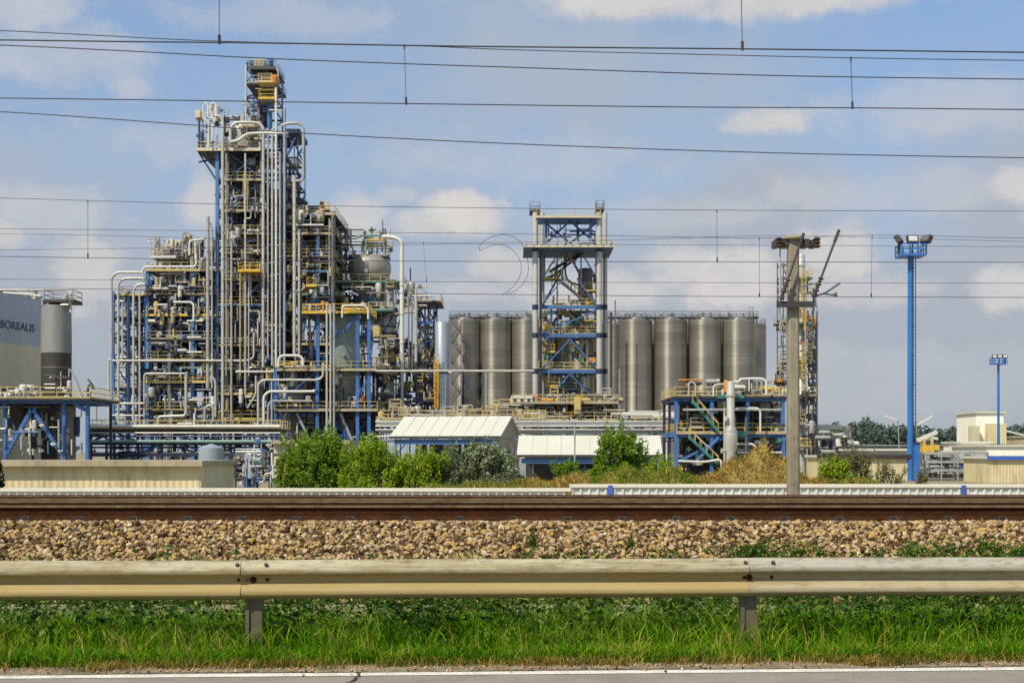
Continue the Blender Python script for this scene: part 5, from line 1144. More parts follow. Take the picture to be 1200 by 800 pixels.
t = thing('equipment_cabinet', 'white cabinet with dark slots left of the central tower foot', 'cabinet', P(612, 475, DC-7)); MB().box(P(599, 475, DC-6.9), P(624, 463, DC-6.9)+Vector((0, 2, 0))).build('housing', 'white', t); m = MB(); [m.box(P(x, 474, DC-7.0), P(x+3, 467, DC-6.91)) for x in (602, 610, 618)]; m.build('slot', 'dark', t)
clutter(600, 724, 462, 500, DC-6, DC+1, 133, 'the central base deck', 66, 'hvzVDbpw', ('pale', 'beige', 'lyel', 'white', 'orange', 'grey', 'mid'))

# ---- pipe bridge between the sheds and the silos
DP = 180.0
fp = frame('pipe_rack', 'long grey pipe bridge behind the white sheds, below the silos', list(range(445, 800, 32)), [DP, DP+5], [496, 506, 516], 2, 'bgrey', 'bgrey', .35, 488, brace=.1, seed=67)
for y, w, mt, lab in ((494, 3, 'pale', 'upper pale pipe on the bridge behind the white sheds'), (499, 2, 'white', 'slim white pipe on the bridge behind the white sheds'), (503.5, 3, 'grey', 'grey pipe on the bridge behind the white sheds'), (511, 2.4, 'pale', 'lower pale pipe on the bridge behind the white sheds')): pipe(lab, [(440, y), (802, y)], DP-.6, w, mt)
platform(fp, 445, 640, 490, DP, DP+5, 'beige', 'lyel', .25, None, DR=DP)
clutter(445, 610, 474, 500, DP+1, DP+6, 64, 'the left pipe bridge', 68, 'hvzVbpw', ('beige', 'lyel', 'grey', 'dark', 'navy', 'pale', 'taupe'))
clutter(605, 795, 480, 515, DP+1, DP+6, 46, 'the right pipe bridge', 69, 'hvzbw', ('white', 'grey', 'pale', 'mid', 'cream'))
t = thing('horizontal_tank', 'long cream lying tank below the silos right of the central tower', 'tank', P(760, 497, DP+8)); MB().tube([P(729, 488, DP+8), P(793, 488, DP+8)], LN(5.2, DP+8), 20).tube([P(727, 488, DP+8), P(729, 488, DP+8)], LN(4, DP+8), 20).build('shell', 'roofw', t)
for x in (738, 784): MB().box(P(x-1.5, 540, DP+7.6), P(x+1.5, 491, DP+7.6)+Vector((0, .8, 0))).build('saddle', 'concrete', t)
rt = thing('guard_walkway', 'beige railing walkway in front of the cream lying tank', 'walkway', P(760, 494, DP+5)); platform(rt, 728, 795, 494.5, DP+5.2, DP+6.4, 'mid', 'lyel', .2, DR=DP+5, name='deck')
# ================================================================== white roofed sheds
def shed(label, ex0, ex1, ey, ry, D, ang, w, roofm='roofw', name='open_shed'):
    a = math.radians(ang); ca, sa = math.cos(a), math.sin(a); X1 = XW(ex1, D); L = (ex1-ex0)/F*D/ca
    ze, zr = ZW(ey, D), ZW(ry, D)
    def T(u, v, z): return Vector((X1-u*ca+v*sa, D+u*sa*1.0+v*ca, z))       # u leftwards along the eave from the right corner, v backwards
    root = thing(name, label, 'shed', T(L/2, w/2, GZ)); o = .35
    m = MB(); t = .12
    P1 = [T(-o, -o, ze-.1), T(L+o, -o, ze-.1), T(L+o, w/2, zr), T(-o, w/2, zr)]; P2 = [T(-o, w+o, ze-.1), T(L+o, w+o, ze-.1), T(L+o, w/2, zr), T(-o, w/2, zr)]
    for Q, fl in ((P1, 1), (P2, 0)):
        q = [p+Vector((0, 0, t)) for p in Q]; f = [(0,1,2,3),(7,6,5,4),(1,0,4,5),(2,1,5,6),(3,2,6,7),(0,3,7,4)]
        m.poly(Q+q, f)
    rf = m.build('roof', roofm, root); ns = int((L+2*o)/1.05); m = MB()
    for k in range(1, ns):
        u = -o+(L+2*o)*k/ns; m.bar(T(u, -o, ze-.1+t+.012), T(u, w/2-.05, zr+t+.012), .05, .035)
    m.build('standing_seam', roofm, rf)
    m = MB(); m.poly([T(0, 0, ze-.12), T(0, w, ze-.12), T(0, w/2, zr-.02), T(-.08, 0, ze-.12), T(-.08, w, ze-.12), T(-.08, w/2, zr-.02)], [(0,1,2),(5,4,3),(0,3,4,1),(1,4,5,2),(2,5,3,0)]); m.build('gable', 'tarp', root)
    m = MB(); m.bar(T(0, 0, ze-.45), T(L, 0, ze-.45), .16, .42); m.build('eave_beam', 'lblue', root)
    m = MB(); m.bar(T(-o, -o-.03, ze-.07), T(L+o, -o-.03, ze-.07), .05, .20); m.build('gutter', 'dark', root)
    for k in range(4): MB().bar(T(L*k/3, 0, GZ), T(L*k/3, 0, ze-.66), .2).build('post', 'bgrey', root)
    for k in range(4): MB().bar(T(L*k/3, w, GZ), T(L*k/3, w, ze-.3), .2).build('post', 'bgrey', root)
    m = MB(); m.poly([T(0, w, GZ), T(L, w, GZ), T(L, w, ze-.2), T(0, w, ze-.2), T(0, w+.1, GZ), T(L, w+.1, GZ), T(L, w+.1, ze-.2), T(0, w+.1, ze-.2)], [(0,1,2,3),(7,6,5,4),(0,4,5,1),(1,5,6,2),(2,6,7,3),(3,7,4,0)]); m.build('rear_wall', 'dark', root)  # rear wall coloured dark to stand in for shade inside the shed
    m = MB(); m.poly([T(-.02, .1, GZ), T(-.02, w, GZ), T(-.02, w, ze-.2), T(-.02, .1, ze-.2), T(-.1, .1, GZ), T(-.1, w, GZ), T(-.1, w, ze-.2), T(-.1, .1, ze-.2)], [(0,1,2,3),(7,6,5,4),(0,4,5,1),(1,5,6,2),(2,6,7,3),(3,7,4,0)]); m.build('end_wall', 'tarp', root)
    return root
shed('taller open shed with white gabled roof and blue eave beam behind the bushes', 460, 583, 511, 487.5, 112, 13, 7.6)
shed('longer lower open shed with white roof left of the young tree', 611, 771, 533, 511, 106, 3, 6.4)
clutter(490, 600, 520, 545, 114, 118, 16, 'the taller white shed', 71, 'hvzbV', ('dark', 'mid', 'white', 'grey', 'yellow'))
clutter(615, 770, 540, 556, 107.5, 111, 22, 'the lower white shed', 72, 'hvzbV', ('dark', 'mid', 'grey', 'dark', 'lblue'))
t = thing('lamp_post', 'slim grey pole standing before the lower white shed', 'pole', P(673.5, 566, 103)); MB().tube([P(673.5, 575, 103), P(673.5, 496, 103)], .06, 8).build('pole', 'grey', t); MB().box(P(671, 497, 103), P(676, 495.5, 103)+Vector((0, .3, 0))).build('lamp_head', 'mid', t)

# ================================================================== right blue pipe module
DQ = 165.0
fq = frame('pipe_module', 'bright blue two storey pipe module behind the ochre mound', [792.5, 834, 876, 917.5], [DQ, DQ+7, DQ+13], [466.5, 508.5], 4.2, 'blue', 'blue', .75, brace=0, seed=81)
platform(fq, 789, 922, 464, DQ-.6, DQ+13.6, 'mid', 'lyel', .3, None, DR=DQ); platform(fq, 792, 920, 506.5, DQ-.4, DQ+13, 'mid', 'yellow', .3, 'beige', DR=DQ)
for a, b in (((812, 470), (842, 505)), ((808, 512), (842, 544)), ((842, 512), (812, 544))): stair(fq, *a, *b, DQ-1.2, 'lyel', .9, tmat='green') if a != (842, 512) else MB().bar(P(*a, DQ-.8), P(*b, DQ-.8), .3).build('brace', 'lblue', fq)
MB().bar(P(796, 540, DQ-.4), P(850, 512, DQ-.4), .28).build('brace', 'blue', fq)
MB().box(P(842, 466.5, DQ-2.5), P(872, 462.5, DQ-2.5)+Vector((0, 2, 0))).build('deck', 'green', fq); MB().box(P(862, 511, DQ-2.5), P(873, 505, DQ-2.5)+Vector((0, 2, 0))).build('deck', 'green', fq)
vessel('pale grey flue stack with flared foot standing before the blue pipe module', 856.2, DQ-4, [(447, 4.4), (448, 4.7), (498, 4.8), (506, 7.8), (512, 8.2), (524, 7.6), (530, 5.5), (575, 5.5)], 'pale', rings=((463, 6), (505, 8)), cat='chimney', name='flue_stack', nozzles=2)
for lab, pts, w, mt in (('white pipe with elbow from the flue stack head towards the concrete mast', [(857, 448), (866, 447), (868, 444), (880, 443.5), (893, 443.5), (898, 446), (898, 462)], 3.4, 'white'), ('upright pale pipe left of the flue stack', [(849, 545), (849, 470)], 3, 'lcream'), ('pale bent pipe on the left of the blue module roof', [(807, 464), (807, 449), (811, 447), (815, 450), (815, 464)], 2.2, 'pale'), ('pale hooked pipe on the roof left of the flue stack', [(836, 464), (836, 452), (841, 450), (848, 450)], 2.2, 'white'), ('grey inner level pipe in the upper storey of the blue module', [(800, 480), (916, 480)], 3, 'grey'), ('pale short level pipe in the upper storey right of the stack', [(862, 478), (888, 478), (891, 482), (891, 505)], 2.6, 'white'), ('white level pipe at the foot of the stack running right', [(862, 520), (882, 520), (886, 524), (886, 560)], 3, 'white'), ('white level pipe low in front of the blue module', [(795, 540), (825, 541), (845, 538), (846, 552)], 3, 'white'), ('level white pipe right of the stack at mid height', [(864, 530), (916, 530)], 2.6, 'white'), ('upright grey pipe in the right bay of the blue module', [(874, 545), (874, 488)], 2.6, 'grey')): pipe(lab, pts, DQ-1.6, w, mt, 4)
clutter(797, 915, 470, 506, DQ+.5, DQ+12, 80, 'the upper blue module', 82, 'hvzVDbpw', ('dark', 'mid', 'grey', 'pale', 'dark', 'white', 'navy', 'taupe'))
clutter(797, 915, 511, 552, DQ+.5, DQ+12, 80, 'the lower blue module', 83, 'hvzVDbpw', ('dark', 'mid', 'grey', 'dark', 'navy', 'white', 'orange', 'green'))
clutter(795, 925, 445, 464, DQ, DQ+11, 46, 'the blue module roof', 84, 'hvzVDbw', ('pale', 'white', 'orange', 'yellow', 'dark', 'grey'))
for x, lab in ((909, 'left dark vent spike on the right of the blue module roof'), (915.5, 'right dark vent spike on the right of the blue module roof')): pipe(lab, [(x, 464), (x, 437)], DQ+5, 1.5, 'dark')
t = thing('dark_backing', 'added dark backing block at the rear of the blue pipe module', 'building', P(856, 545, DQ+14)); MB().box(P(797, 560, DQ+14), P(916, 472, DQ+14)+Vector((0, 1, 0))).build('housing', 'dark', t); MB().box(P(797, 509, DQ+13.9), P(916, 506, DQ+13.99)).build('ledge', 'mid', t)  # added block, dark in place of shade deep inside the module

# ================================================================== slender column tower behind the concrete mast
DL = 190.0
vl = vessel('tall pale distillation column with yellow decks behind the concrete mast', 938.5, DL, dome(296.5, 4.7, 4)+[(308, 4.7), (309, 5.4), (312, 5.4), (313, 4.4), (450, 4.8), (452, 6), (560, 6)], 'pale', cat='column', name='distillation_column', nozzles=5, rings=((330, 5), (380, 5.2)))
for y, x0, x1 in ((325, 933, 952), (378, 934, 953), (422, 930, 953), (463, 926, 957)): platform(vl, x0, x1, y, DL-2.4, DL+2.4, 'green', 'yellow' if y < 400 else 'lyel', .4, 'green' if y < 400 else 'mid', DR=DL-2.4)
for y0, y1, x in ((422, 378, 949), (378, 325, 942), (462, 422, 942)): ladder(vl, x, y0, y1, DL-2.7, 'yellow' if x == 942 else 'mid')
fo = frame('ladder_tower', 'thin dark lattice ladder tower right of the tall pale column', [952, 957.5], [DL-1, DL+1.5], [375, 392, 409, 426, 443, 460, 480, 500, 520], 1.0, 'mid', 'mid', .2, 364, brace=1, seed=91, bracemat='mid')
ladder(fo, 954.6, 520, 366, DL-1.3, 'mid')
fo2 = frame('ladder_tower', 'thin pale ladder frame left of the concrete mast, against the sky', [915, 922], [DL-1, DL+1.5], [310, 325, 340, 375, 405, 430, 450], 1.1, 'grey', 'mid', .2, 305, brace=.5, seed=92, bracemat='mid')
clutter(914, 924, 375, 460, DL-1, DL+2, 34, 'the pale ladder frame', 93, 'hvzp', ('grey', 'pale', 'beige', 'dark'))
clutter(932, 956, 440, 530, DL-3, DL+4, 34, 'the tall pale column', 94, 'hvzVbp', ('dark', 'mid', 'grey', 'pale'))
clutter(934, 956, 330, 440, DL-2.5, DL+2.5, 40, 'the upper pale column', 95, 'hvzpw', ('dark', 'mid', 'lyel', 'pale', 'orange'))
pipe('slim tan riser between the concrete mast and the tall pale column', [(944, 455), (944, 330)], DL-2.9, 1.8, 'beige')

# ================================================================== right background
def boxb(label, x0, x1, y0, D, depth, wall='cream', roof='concrete', fascia=None, fy=None, name='warehouse', ybot=None):
    zb = GZ if ybot is None else ZW(ybot, D); X0, X1, zt = XW(x0, D), XW(x1, D), ZW(y0, D)
    root = thing(name, label, 'building', ((X0+X1)/2, D+depth/2, zb)); MB().box((X0, D, zb), (X1, D+depth, zt-.25)).build('wall', wall, root)
    MB().box((X0-.3, D-.3, zt-.247), (X1+.3, D+depth+.3, zt)).build('roof', roof, root)
    if fascia: MB().box((X0-.32, D-.36, ZW(fy, D)), (X1+.32, D-.303, zt+.05)).build('fascia', fascia, root)
    return root
M['cream2'] = solid('bright_cream_wall', (.92, .89, .75), .6, 0, .05, .4, .5, (.55, .5, .35), .2)
M['brown'] = solid('dark_brown_fascia', (.05, .03, .025), .6, 0, .2, .6)
bb = boxb('pale building with white flat roof between the concrete mast and the blue mast', 957, 983, 498, 196, 8, 'concrete', 'roofw', 'roofw', 503); 
b2 = boxb('cream warehouse with dark brown fascia behind the right scrub', 960, 1064, 533, 150, 6, 'wallc', 'roofw', 'brown', 537.5)
b3 = boxb('grey roofed warehouse strip behind the brown fascia warehouse', 985, 1075, 526, 185, 20, 'grey', 'concrete', 'roofw', 528)
b4 = boxb('far long hall with pale roof below the wood', 1000, 1160, 521, 300, 30, 'mid', 'bgrey')
b5 = boxb('tall bright cream tower building right of the blue mast', 1144, 1176, 482, 205, 9, 'cream2', 'roofw'); MB().box(P(1156, 520, 204.2), P(1179.5, 496, 204.2)+Vector((0, .75, 0))).build('annex', 'wallc', b5); MB().box(P(1138, 520, 203.6), P(1148, 499, 203.6)+Vector((0, 1.3, 0))).build('annex', 'cream', b5)
b6 = boxb('cream warehouse with royal blue fascia at the right edge', 1159.5, 1300, 534.5, 140, 8, 'wallc', 'roofw', 'blue2', 538.5)
b7 = boxb('low cream hall in front of the tower building', 1127, 1160, 517, 190, 8, 'cream2', 'roofw')
b8 = boxb('pale gabled hall behind the blue fascia warehouse', 1156, 1290, 521, 178, 14, 'cream2', 'roofw')
b9 = boxb('brownish distant block at the right edge', 1188, 1260, 511, 260, 10, 'beige', 'concrete')
clutter(960, 1000, 505, 535, 185, 194, 30, 'the yard beside the mast', 96, 'hvzVDb', ('dark', 'navy', 'grey', 'white', 'mid'))
ff = frame('equipment_rack', 'grey steel equipment rack with level rails right of the blue mast', [1084, 1103, 1122, 1141, 1158], [150, 156], [531, 541, 551], 1.4, 'grey', 'grey', .25, brace=.05, seed=97)
clutter(1084, 1158, 529, 558, 151, 156, 40, 'the grey equipment rack', 98, 'hhDbb', ('grey', 'mid', 'pale', 'bgrey'))
t = thing('equipment_cabinet', 'wide grey enclosure standing in the grey equipment rack', 'cabinet', P(1120, 560, 152)); MB().box(P(1088, 560, 157), P(1157, 533, 157)+Vector((0, 1.5, 0))).build('housing', 'grey', t); m = MB(); [m.box(P(x, 558, 156.9), P(x+14, 536, 156.99)) for x in (1089, 1106, 1123, 1140)]; m.build('door', 'mid', t)
# loading crane
t = thing('loading_crane', 'yellow loading crane with white boom just right of the blue mast', 'crane', P(1090, 560, 170))
MB().box(P(1082, 530, 170), P(1101, 521, 170)+Vector((0, 3, 0))).build('body', 'yellow', t); MB().box(P(1084, 521, 170), P(1094, 514, 170)+Vector((0, 2.4, 0))).build('cab', 'lyel', t); MB().box(P(1085, 520, 169.9), P(1090, 515.5, 169.98)).build('window', 'dark', t)
MB().bar(P(1074, 516, 171), P(1098, 506, 171), .45).bar(P(1090, 512, 171), P(1099, 514, 171), .3).build('boom', 'white', t); MB().bar(P(1087, 560, 171), P(1087, 530, 171), .9).bar(P(1097, 560, 171), P(1097, 530, 171), .9).build('leg', 'mid', t)
def arm(label, pts, D=210):
    t = thing('boom_crane', label, 'crane', P(pts[0][0], 550, D)); MB().bar(P(*pts[0], D), P(*pts[1], D), .24).build('boom', 'white', t); MB().bar(P(pts[1][0], pts[1][1], D+.3), P(pts[1][0]+(3 if pts[1][0] > pts[0][0] else -3), 552, D+.3), .14).build('stay', 'grey', t)
arm('white tilted loading boom left of the blue mast against the wood', ((1036, 487), (1052, 492)))
arm('white loading boom rising right of the blue mast', ((1092, 487.5), (1074, 498)), 215)
arm('white loading boom tilted left of the cream tower building', ((1128, 505), (1139, 511)), 212)
arm('white loading boom sloping at the far right edge', ((1179, 504.5), (1201, 510)), 212)

# ---- floodlight masts
def floodmast(label, x, D, ytop, ydeck, wpx, s, lad=True):
    X = XW(x, D); u = LN(1, D)*s; zt = ZW(ydeck, D)
    root = thing('floodlight_mast', label, 'light mast', (X, D, GZ))
    w0 = LN(wpx/2, D); m = MB(); k = 0
    for w, z in ((w0*1.15, GZ), (w0, GZ+8), (w0*.9, zt)):
        for q in range(10): m.v.append((X+w*math.cos(q*math.pi/5+.3), D+w*math.sin(q*math.pi/5+.3), z))
    for i in range(2):
        for q in range(10): m.f.append((i*10+q, i*10+(q+1) % 10, i*10+10+(q+1) % 10, i*10+10+q))
    m.f.append(tuple(range(20, 30))); m.sm = True; m.build('shaft', 'blue3', root)
    hw = 14.3*u; zd = zt
    MB().box((X-hw, D-hw, zd), (X+hw, D+hw, zd+2.4*u)).build('deck', 'blue3', root)
    h = 12*u; r = MB(); loop = [(X-hw+.05, D-hw+.05, zd+2.4*u), (X+hw-.05, D-hw+.05, zd+2.4*u), (X+hw-.05, D+hw-.05, zd+2.4*u), (X-hw+.05, D+hw-.05, zd+2.4*u)]
    for a, b in zip(loop, loop[1:]+loop[:1]):
        a, b = Vector(a), Vector(b)
        for f_ in (.45, .95): r.bar(a+Vector((0, 0, h*f_)), b+Vector((0, 0, h*f_)), 1.1*u)
        for q in (0, .33, .66): r.bar(a+(b-a)*q, a+(b-a)*q+Vector((0, 0, h)), 1.3*u)
    r.build('railing', 'blue3', root)
    if s > .8:
        for dx, tilt, yaw in ((-19, .55, 1.0), (0, .35, 0), (19, .55, -1.0)):
            c = Vector((X+dx*u*.85, D-hw*.6, zd+h+7.5*u)); Rm = Matrix.Rotation(yaw, 3, 'Z') @ Matrix.Rotation(-tilt, 3, 'X')
            def tb(m_, a, b):
                q = [(a[0], a[1], a[2]), (b[0], a[1], a[2]), (b[0], b[1], a[2]), (a[0], b[1], a[2]), (a[0], a[1], b[2]), (b[0], a[1], b[2]), (b[0], b[1], b[2]), (a[0], b[1], b[2])]
                return m_.poly([tuple(c+Rm @ Vector(p)) for p in q], [(3,2,1,0),(4,5,6,7),(0,1,5,4),(1,2,6,5),(2,3,7,6),(3,0,4,7)])
            fl = tb(MB(), (-6.6*u, -2.6*u, -4.6*u), (6.6*u, 2.6*u, 4.6*u)).build('floodlight', 'dark', root)
            tb(MB(), (-5*u, -2.9*u, -3*u), (5*u, -2.61*u, 3*u)).build('lens', 'white' if dx == 0 else 'mid', fl)
            MB().bar(c-Vector((0, 0, 4*u)), (c.x, c.y, zd+2.4*u), 1.4*u).build('bracket', 'dark', root)
    else:
        for dx in (-11, 0, 11):
            c = Vector((X+dx*u, D-hw*.5, zd+h+5*u)); fl = MB().box((c.x-5*u, c.y-2*u, c.z-4*u), (c.x+5*u, c.y+2*u, c.z+4*u)).build('floodlight', 'dark', root); MB().box((c.x-4*u, c.y-2.3*u, c.z-2.8*u), (c.x+4*u, c.y-2.01*u, c.z+2.8*u)).build('lens', 'white', fl); MB().bar(c-Vector((0, 0, 3.5*u)), (c.x, c.y, zd+2.4*u), 1.3*u).build('bracket', 'dark', root)
    if lad:
        xr = x+wpx*.5+1.5; o = ladder(root, xr, 562, ydeck, D-.1, 'navy', False, hw=.13); m = MB()
        z = GZ+1
        while z < zt-1: m.bar((XW(x, D), D, z), (XW(xr, D), D, z), .07); z += 3.2
        m.build('ladder_bracket', 'blue3', root)
    return root
M['blue3'] = solid('bright_blue_mast_paint', (.03, .155, .46), .42, 0, .2, .5, .3, (.03, .1, .25), .3)
floodmast('tall bright blue floodlight mast with railed basket right of the concrete mast', 1066.8, 150, 270, 301.5, 6.6, 1.0)
floodmast('smaller distant blue floodlight mast near the right edge', 1170, 196, 412, 427, 3.0, .55, False)
t = thing('bollard', 'short thick blue bollard post at the foot of the tall blue mast', 'post', P(1075, 562, 148)); MB().box(P(1072.5, 562, 148), P(1078, 520, 148)+Vector((0, .5, 0))).build('post', 'blue3', t); MB().box(P(1072, 519.9, 147.9), P(1078.5, 518.5, 147.9)+Vector((0, .7, 0))).build('cap', 'navy', t)

# ================================================================== vegetation
gv = random.Random(77)
def plant(name, label, cat, x, D, ytop, wpx, n, mat, stems=5, size=(.07, .16), ybase=572, shape=1.0, group=None, clumps=26):
    """shrub or small tree: tapered stems and a crown of leaf clumps with gaps"""
    X = XW(x, D); zb = GZ; zt = ZW(ytop, D); H = zt-zb; W = LN(wpx/2*1.14, D); n = int(n*2.0); clumps = int(clumps*2.4)
    root = thing(name, label, cat, (X, D, zb), group); m = MB(); tips = []; stems = int(stems*1.7)
    for k in range(stems):
        a = gv.uniform(0, 6.28); r = gv.uniform(.1, .75)*W; q = Vector((X+1.15*r*math.cos(a), D+r*math.sin(a)*.8, zb+H*gv.uniform(.55, 1.06)*(1-.3*(r/W)**2)))
        b0 = Vector((X+.15*math.cos(a), D+.15*math.sin(a), zb-.1)); mid = b0.lerp(q, .5)+Vector((gv.uniform(-.15, .15), gv.uniform(-.15, .15), .1))
        m.tube([b0, mid], .055, 6); m.tube([mid, q], .03, 5); tips.append(q)
        for _ in range(3):
            s = mid.lerp(q, gv.uniform(.1, .9)); e = s+Vector((gv.uniform(-.35, .35)*W, gv.uniform(-.35, .35)*W, gv.uniform(.1, .28)*H)); m.tube([s, e], .016, 5); tips.append(e)
    m.build('trunk', 'trunk', root)
    c = MB(); per = n//clumps
    for k in range(clumps):
        u = gv.random(); hz = .03+.92*u; w = W*max(.12, 1-.85*max(0, hz-.2*shape)**1.3); a = gv.uniform(0, 6.28); r = w*math.sqrt(gv.random())
        cc = Vector((X+r*math.cos(a), D+r*math.sin(a)*.85, zb+H*hz)); s = gv.uniform(.10, .2)*min(W*1.3, H*.8)
        leaves(c, int(per*gv.uniform(.4, 1.6)), cc, (s*gv.uniform(.6, 1.2), s*.9, s*gv.uniform(.6, 1.5)), size, gv)
    for q in tips: leaves(c, max(16, per//3), q, (W*.10, W*.10, H*.15), size, gv)
    c.build('crown', mat, root); return root
plant('shrub', 'tall leafy green bush hiding the foot of the vessel module', 'bush', 371, 84, 511, 96, 10500, 'leafA', 9, (.07, .15), clumps=52)
plant('shrub', 'bright green bush between the tall bush and the white shed', 'bush', 440, 82, 519, 76, 6400, 'leafB', 9, (.06, .13), clumps=34)
plant('shrub', 'low bright green bush in front of the open end of the shed', 'bush', 494, 84, 533, 72, 4600, 'leafB', 8, (.06, .13), clumps=26)
plant('shrub', 'silvery olive bush under the shed roof corner', 'bush', 570, 86, 523, 88, 7600, 'leafC', 8, (.07, .15), clumps=40)
plant('shrub', 'small silvery bush left of the big silvery olive bush', 'bush', 528, 85, 532, 50, 2800, 'leafC', 6, (.06, .13), clumps=16)
plant('shrub', 'small dark bush under the lower shed eave', 'bush', 664, 88, 541, 44, 1800, 'leafA', 5, (.06, .12), clumps=18)
plant('young_tree', 'loose young green tree in front of the lower white shed', 'tree', 726, 84, 507, 64, 5600, 'leafE', 10, (.06, .14), shape=1.9, clumps=40)
plant('shrub', 'low dark green scrub left of the tall bush by the cream service building', 'bush', 337, 83, 537, 40, 2200, 'leafA', 6, (.06, .13), clumps=18)
plant('shrub', 'low yellowish green scrub between bright bush and silvery bush', 'bush', 466, 81, 541, 44, 2000, 'leafB', 5, (.06, .12), clumps=16)
plant('shrub', 'low green scrub spreading left of the young tree foot', 'bush', 700, 82, 545, 44, 1900, 'leafE', 5, (.06, .12), clumps=16)
plant('shrub', 'low green shrub right of the young tree at the mound foot', 'bush', 772, 82, 540, 50, 2400, 'greenleaf' if 'greenleaf' in M else 'leafB', 5, (.06, .12), clumps=20)
plant('shrub', 'round bright green bush just right of the concrete mast', 'bush', 978, 82, 539, 54, 2800, 'leafB', 6, (.06, .12), clumps=24)
plant('shrub', 'sparse pale scrub with yellowish leaves right of the round green bush', 'bush', 1006, 84, 527, 46, 1500, 'leafF', 8, (.05, .11), clumps=26)
plant('shrub', 'low sparse scrub before the brown fascia warehouse', 'bush', 1042, 86, 547, 40, 650, 'leafF', 6, (.05, .1), clumps=14)
plant('shrub', 'tiny green scrub at the foot of the tall blue mast', 'bush', 1083, 88, 552, 20, 420, 'leafF', 4, (.05, .1), clumps=8)
plant('shrub', 'dark bush at the left edge in front of the low cream building', 'bush', -9, 66, 541, 34, 1900, 'leafD', 5, (.06, .13), clumps=18)

# grassy bank and the ochre mound
DM2 = 76.0
def bank_h(px):
    pts = [(380, .1), (450, .7), (520, 1.2), (600, 1.35), (680, 1.75), (740, 2.1), (800, 2.05), (860, 1.4), (1000, 1.6), (1060, .9), (1120, .2)]
    for (a, ha), (b, hb) in zip(pts, pts[1:]):
        if a <= px <= b: return ha+(hb-ha)*(px-a)/(b-a)
    return 0
def bank_z(X, y):
    px = X/DM2*F+CX; t = (y-DM2)/4.5
    h = bank_h(px)*max(0, 1-t*t)**.8*(.93+.08*math.sin(X*2.3)+.05*math.sin(X*5.1+y))
    # steep heap of cut grass
    mx, my = XW(898, DM2+1), DM2+1.2; d = math.hypot((X-mx)/(6.3 if X < mx else 4.2), (y-my)/3.4)
    hp = 3.55*max(0, 1-d)**.95 if d < 1 else 0
    hp *= 1+.08*math.sin(X*3.7)+.06*math.sin(X*8.1+y*3)
    return GZ-.03+max(h, hp)
m = MB(); NX, NY = 150, 30
for j in range(NY+1):
    for i in range(NX+1):
        X = XW(360+790*i/NX, DM2); y = DM2-4.6+9.4*j/NY; m.v.append((X, y, bank_z(X, y)))
for j in range(NY):
    for i in range(NX): k = j*(NX+1)+i; m.f.append((k, k+1, k+NX+2, k+NX+1))
m.sm = True; kind(m.build('earth_bank', 'haybed'), 'structure')
def area_px(a, b):
    def f(g): X = XW(g.uniform(a, b), DM2); return X, DM2+g.uniform(-3.6, 2.2)
    return f
def green_at(X, y):
    px = X/DM2*F+CX; return 690 < px < 800 or (965 < px < 1050) or 400 < px < 470
mo = MB(); mg = MB()
for _ in range(26000):
    X = XW(gv.uniform(395, 1075), DM2); y = DM2+gv.uniform(-3.8, 2.4); px = X/DM2*F+CX
    heap = 800 < px < 990
    gr_ = (690 < px < 815 and gv.random() < .82) or (960 < px < 1060 and gv.random() < .5) or (395 < px < 610 and gv.random() < .6) or gv.random() < (.10 if not heap else .05)
    tgt = mg if gr_ else mo; z = bank_z(X, y); H = gv.uniform(.18, .5) if not heap else gv.uniform(.12, .36); w = .022*gv.uniform(.6, 1.5); a = gv.uniform(0, 6.283); la = gv.uniform(0, 6.283); ll = H*gv.uniform(.2, .9 if not heap else 2.2)
    ca, sa = math.cos(a), math.sin(a); lx, ly = math.cos(la)*ll, math.sin(la)*ll; k = len(tgt.v)
    tgt.v += [(X-ca*w, y-sa*w, z-.04), (X+ca*w, y+sa*w, z-.04), (X+lx*.4-ca*w*.8, y+ly*.4-sa*w*.8, z+H*.55), (X+lx*.4+ca*w*.8, y+ly*.4+sa*w*.8, z+H*.55), (X+lx, y+ly, z+H*gv.uniform(.5, 1))]
    tgt.f += [(k, k+1, k+3, k+2), (k+2, k+3, k+4)]
kind(tag(mo.build('ochre_grass', 'hay'), 'dry ochre grass covering the bank and the steep mound', 'grass'), 'stuff')
kind(tag(mg.build('green_grass', 'greenhay'), 'green tall grass on the bank beneath the young tree', 'grass'), 'stuff')

# ---- far wood
m = MB(); DW = 900.0
for k in range(460):
    px = gv.uniform(890, 1560); D = DW+gv.uniform(-40, 60); base = 496-6*math.sin((px-900)*.02)+3*math.sin(px*.11)+2*math.sin(px*.37); 
    if px < 1040: base += (1040-px)*.05
    zt = ZW(base, D)*gv.uniform(.8, 1.04); X = XW(px, D); r = gv.uniform(4, 8.5)
    leaves(m, 170, (X, D, GZ+(zt-GZ)*.48), (r, r, (zt-GZ)*.52), (1.0, 2.4), gv)
kind(tag(m.build('far_wood', 'wood'), 'dark band of far woodland along the horizon at the right', 'wood'), 'stuff')

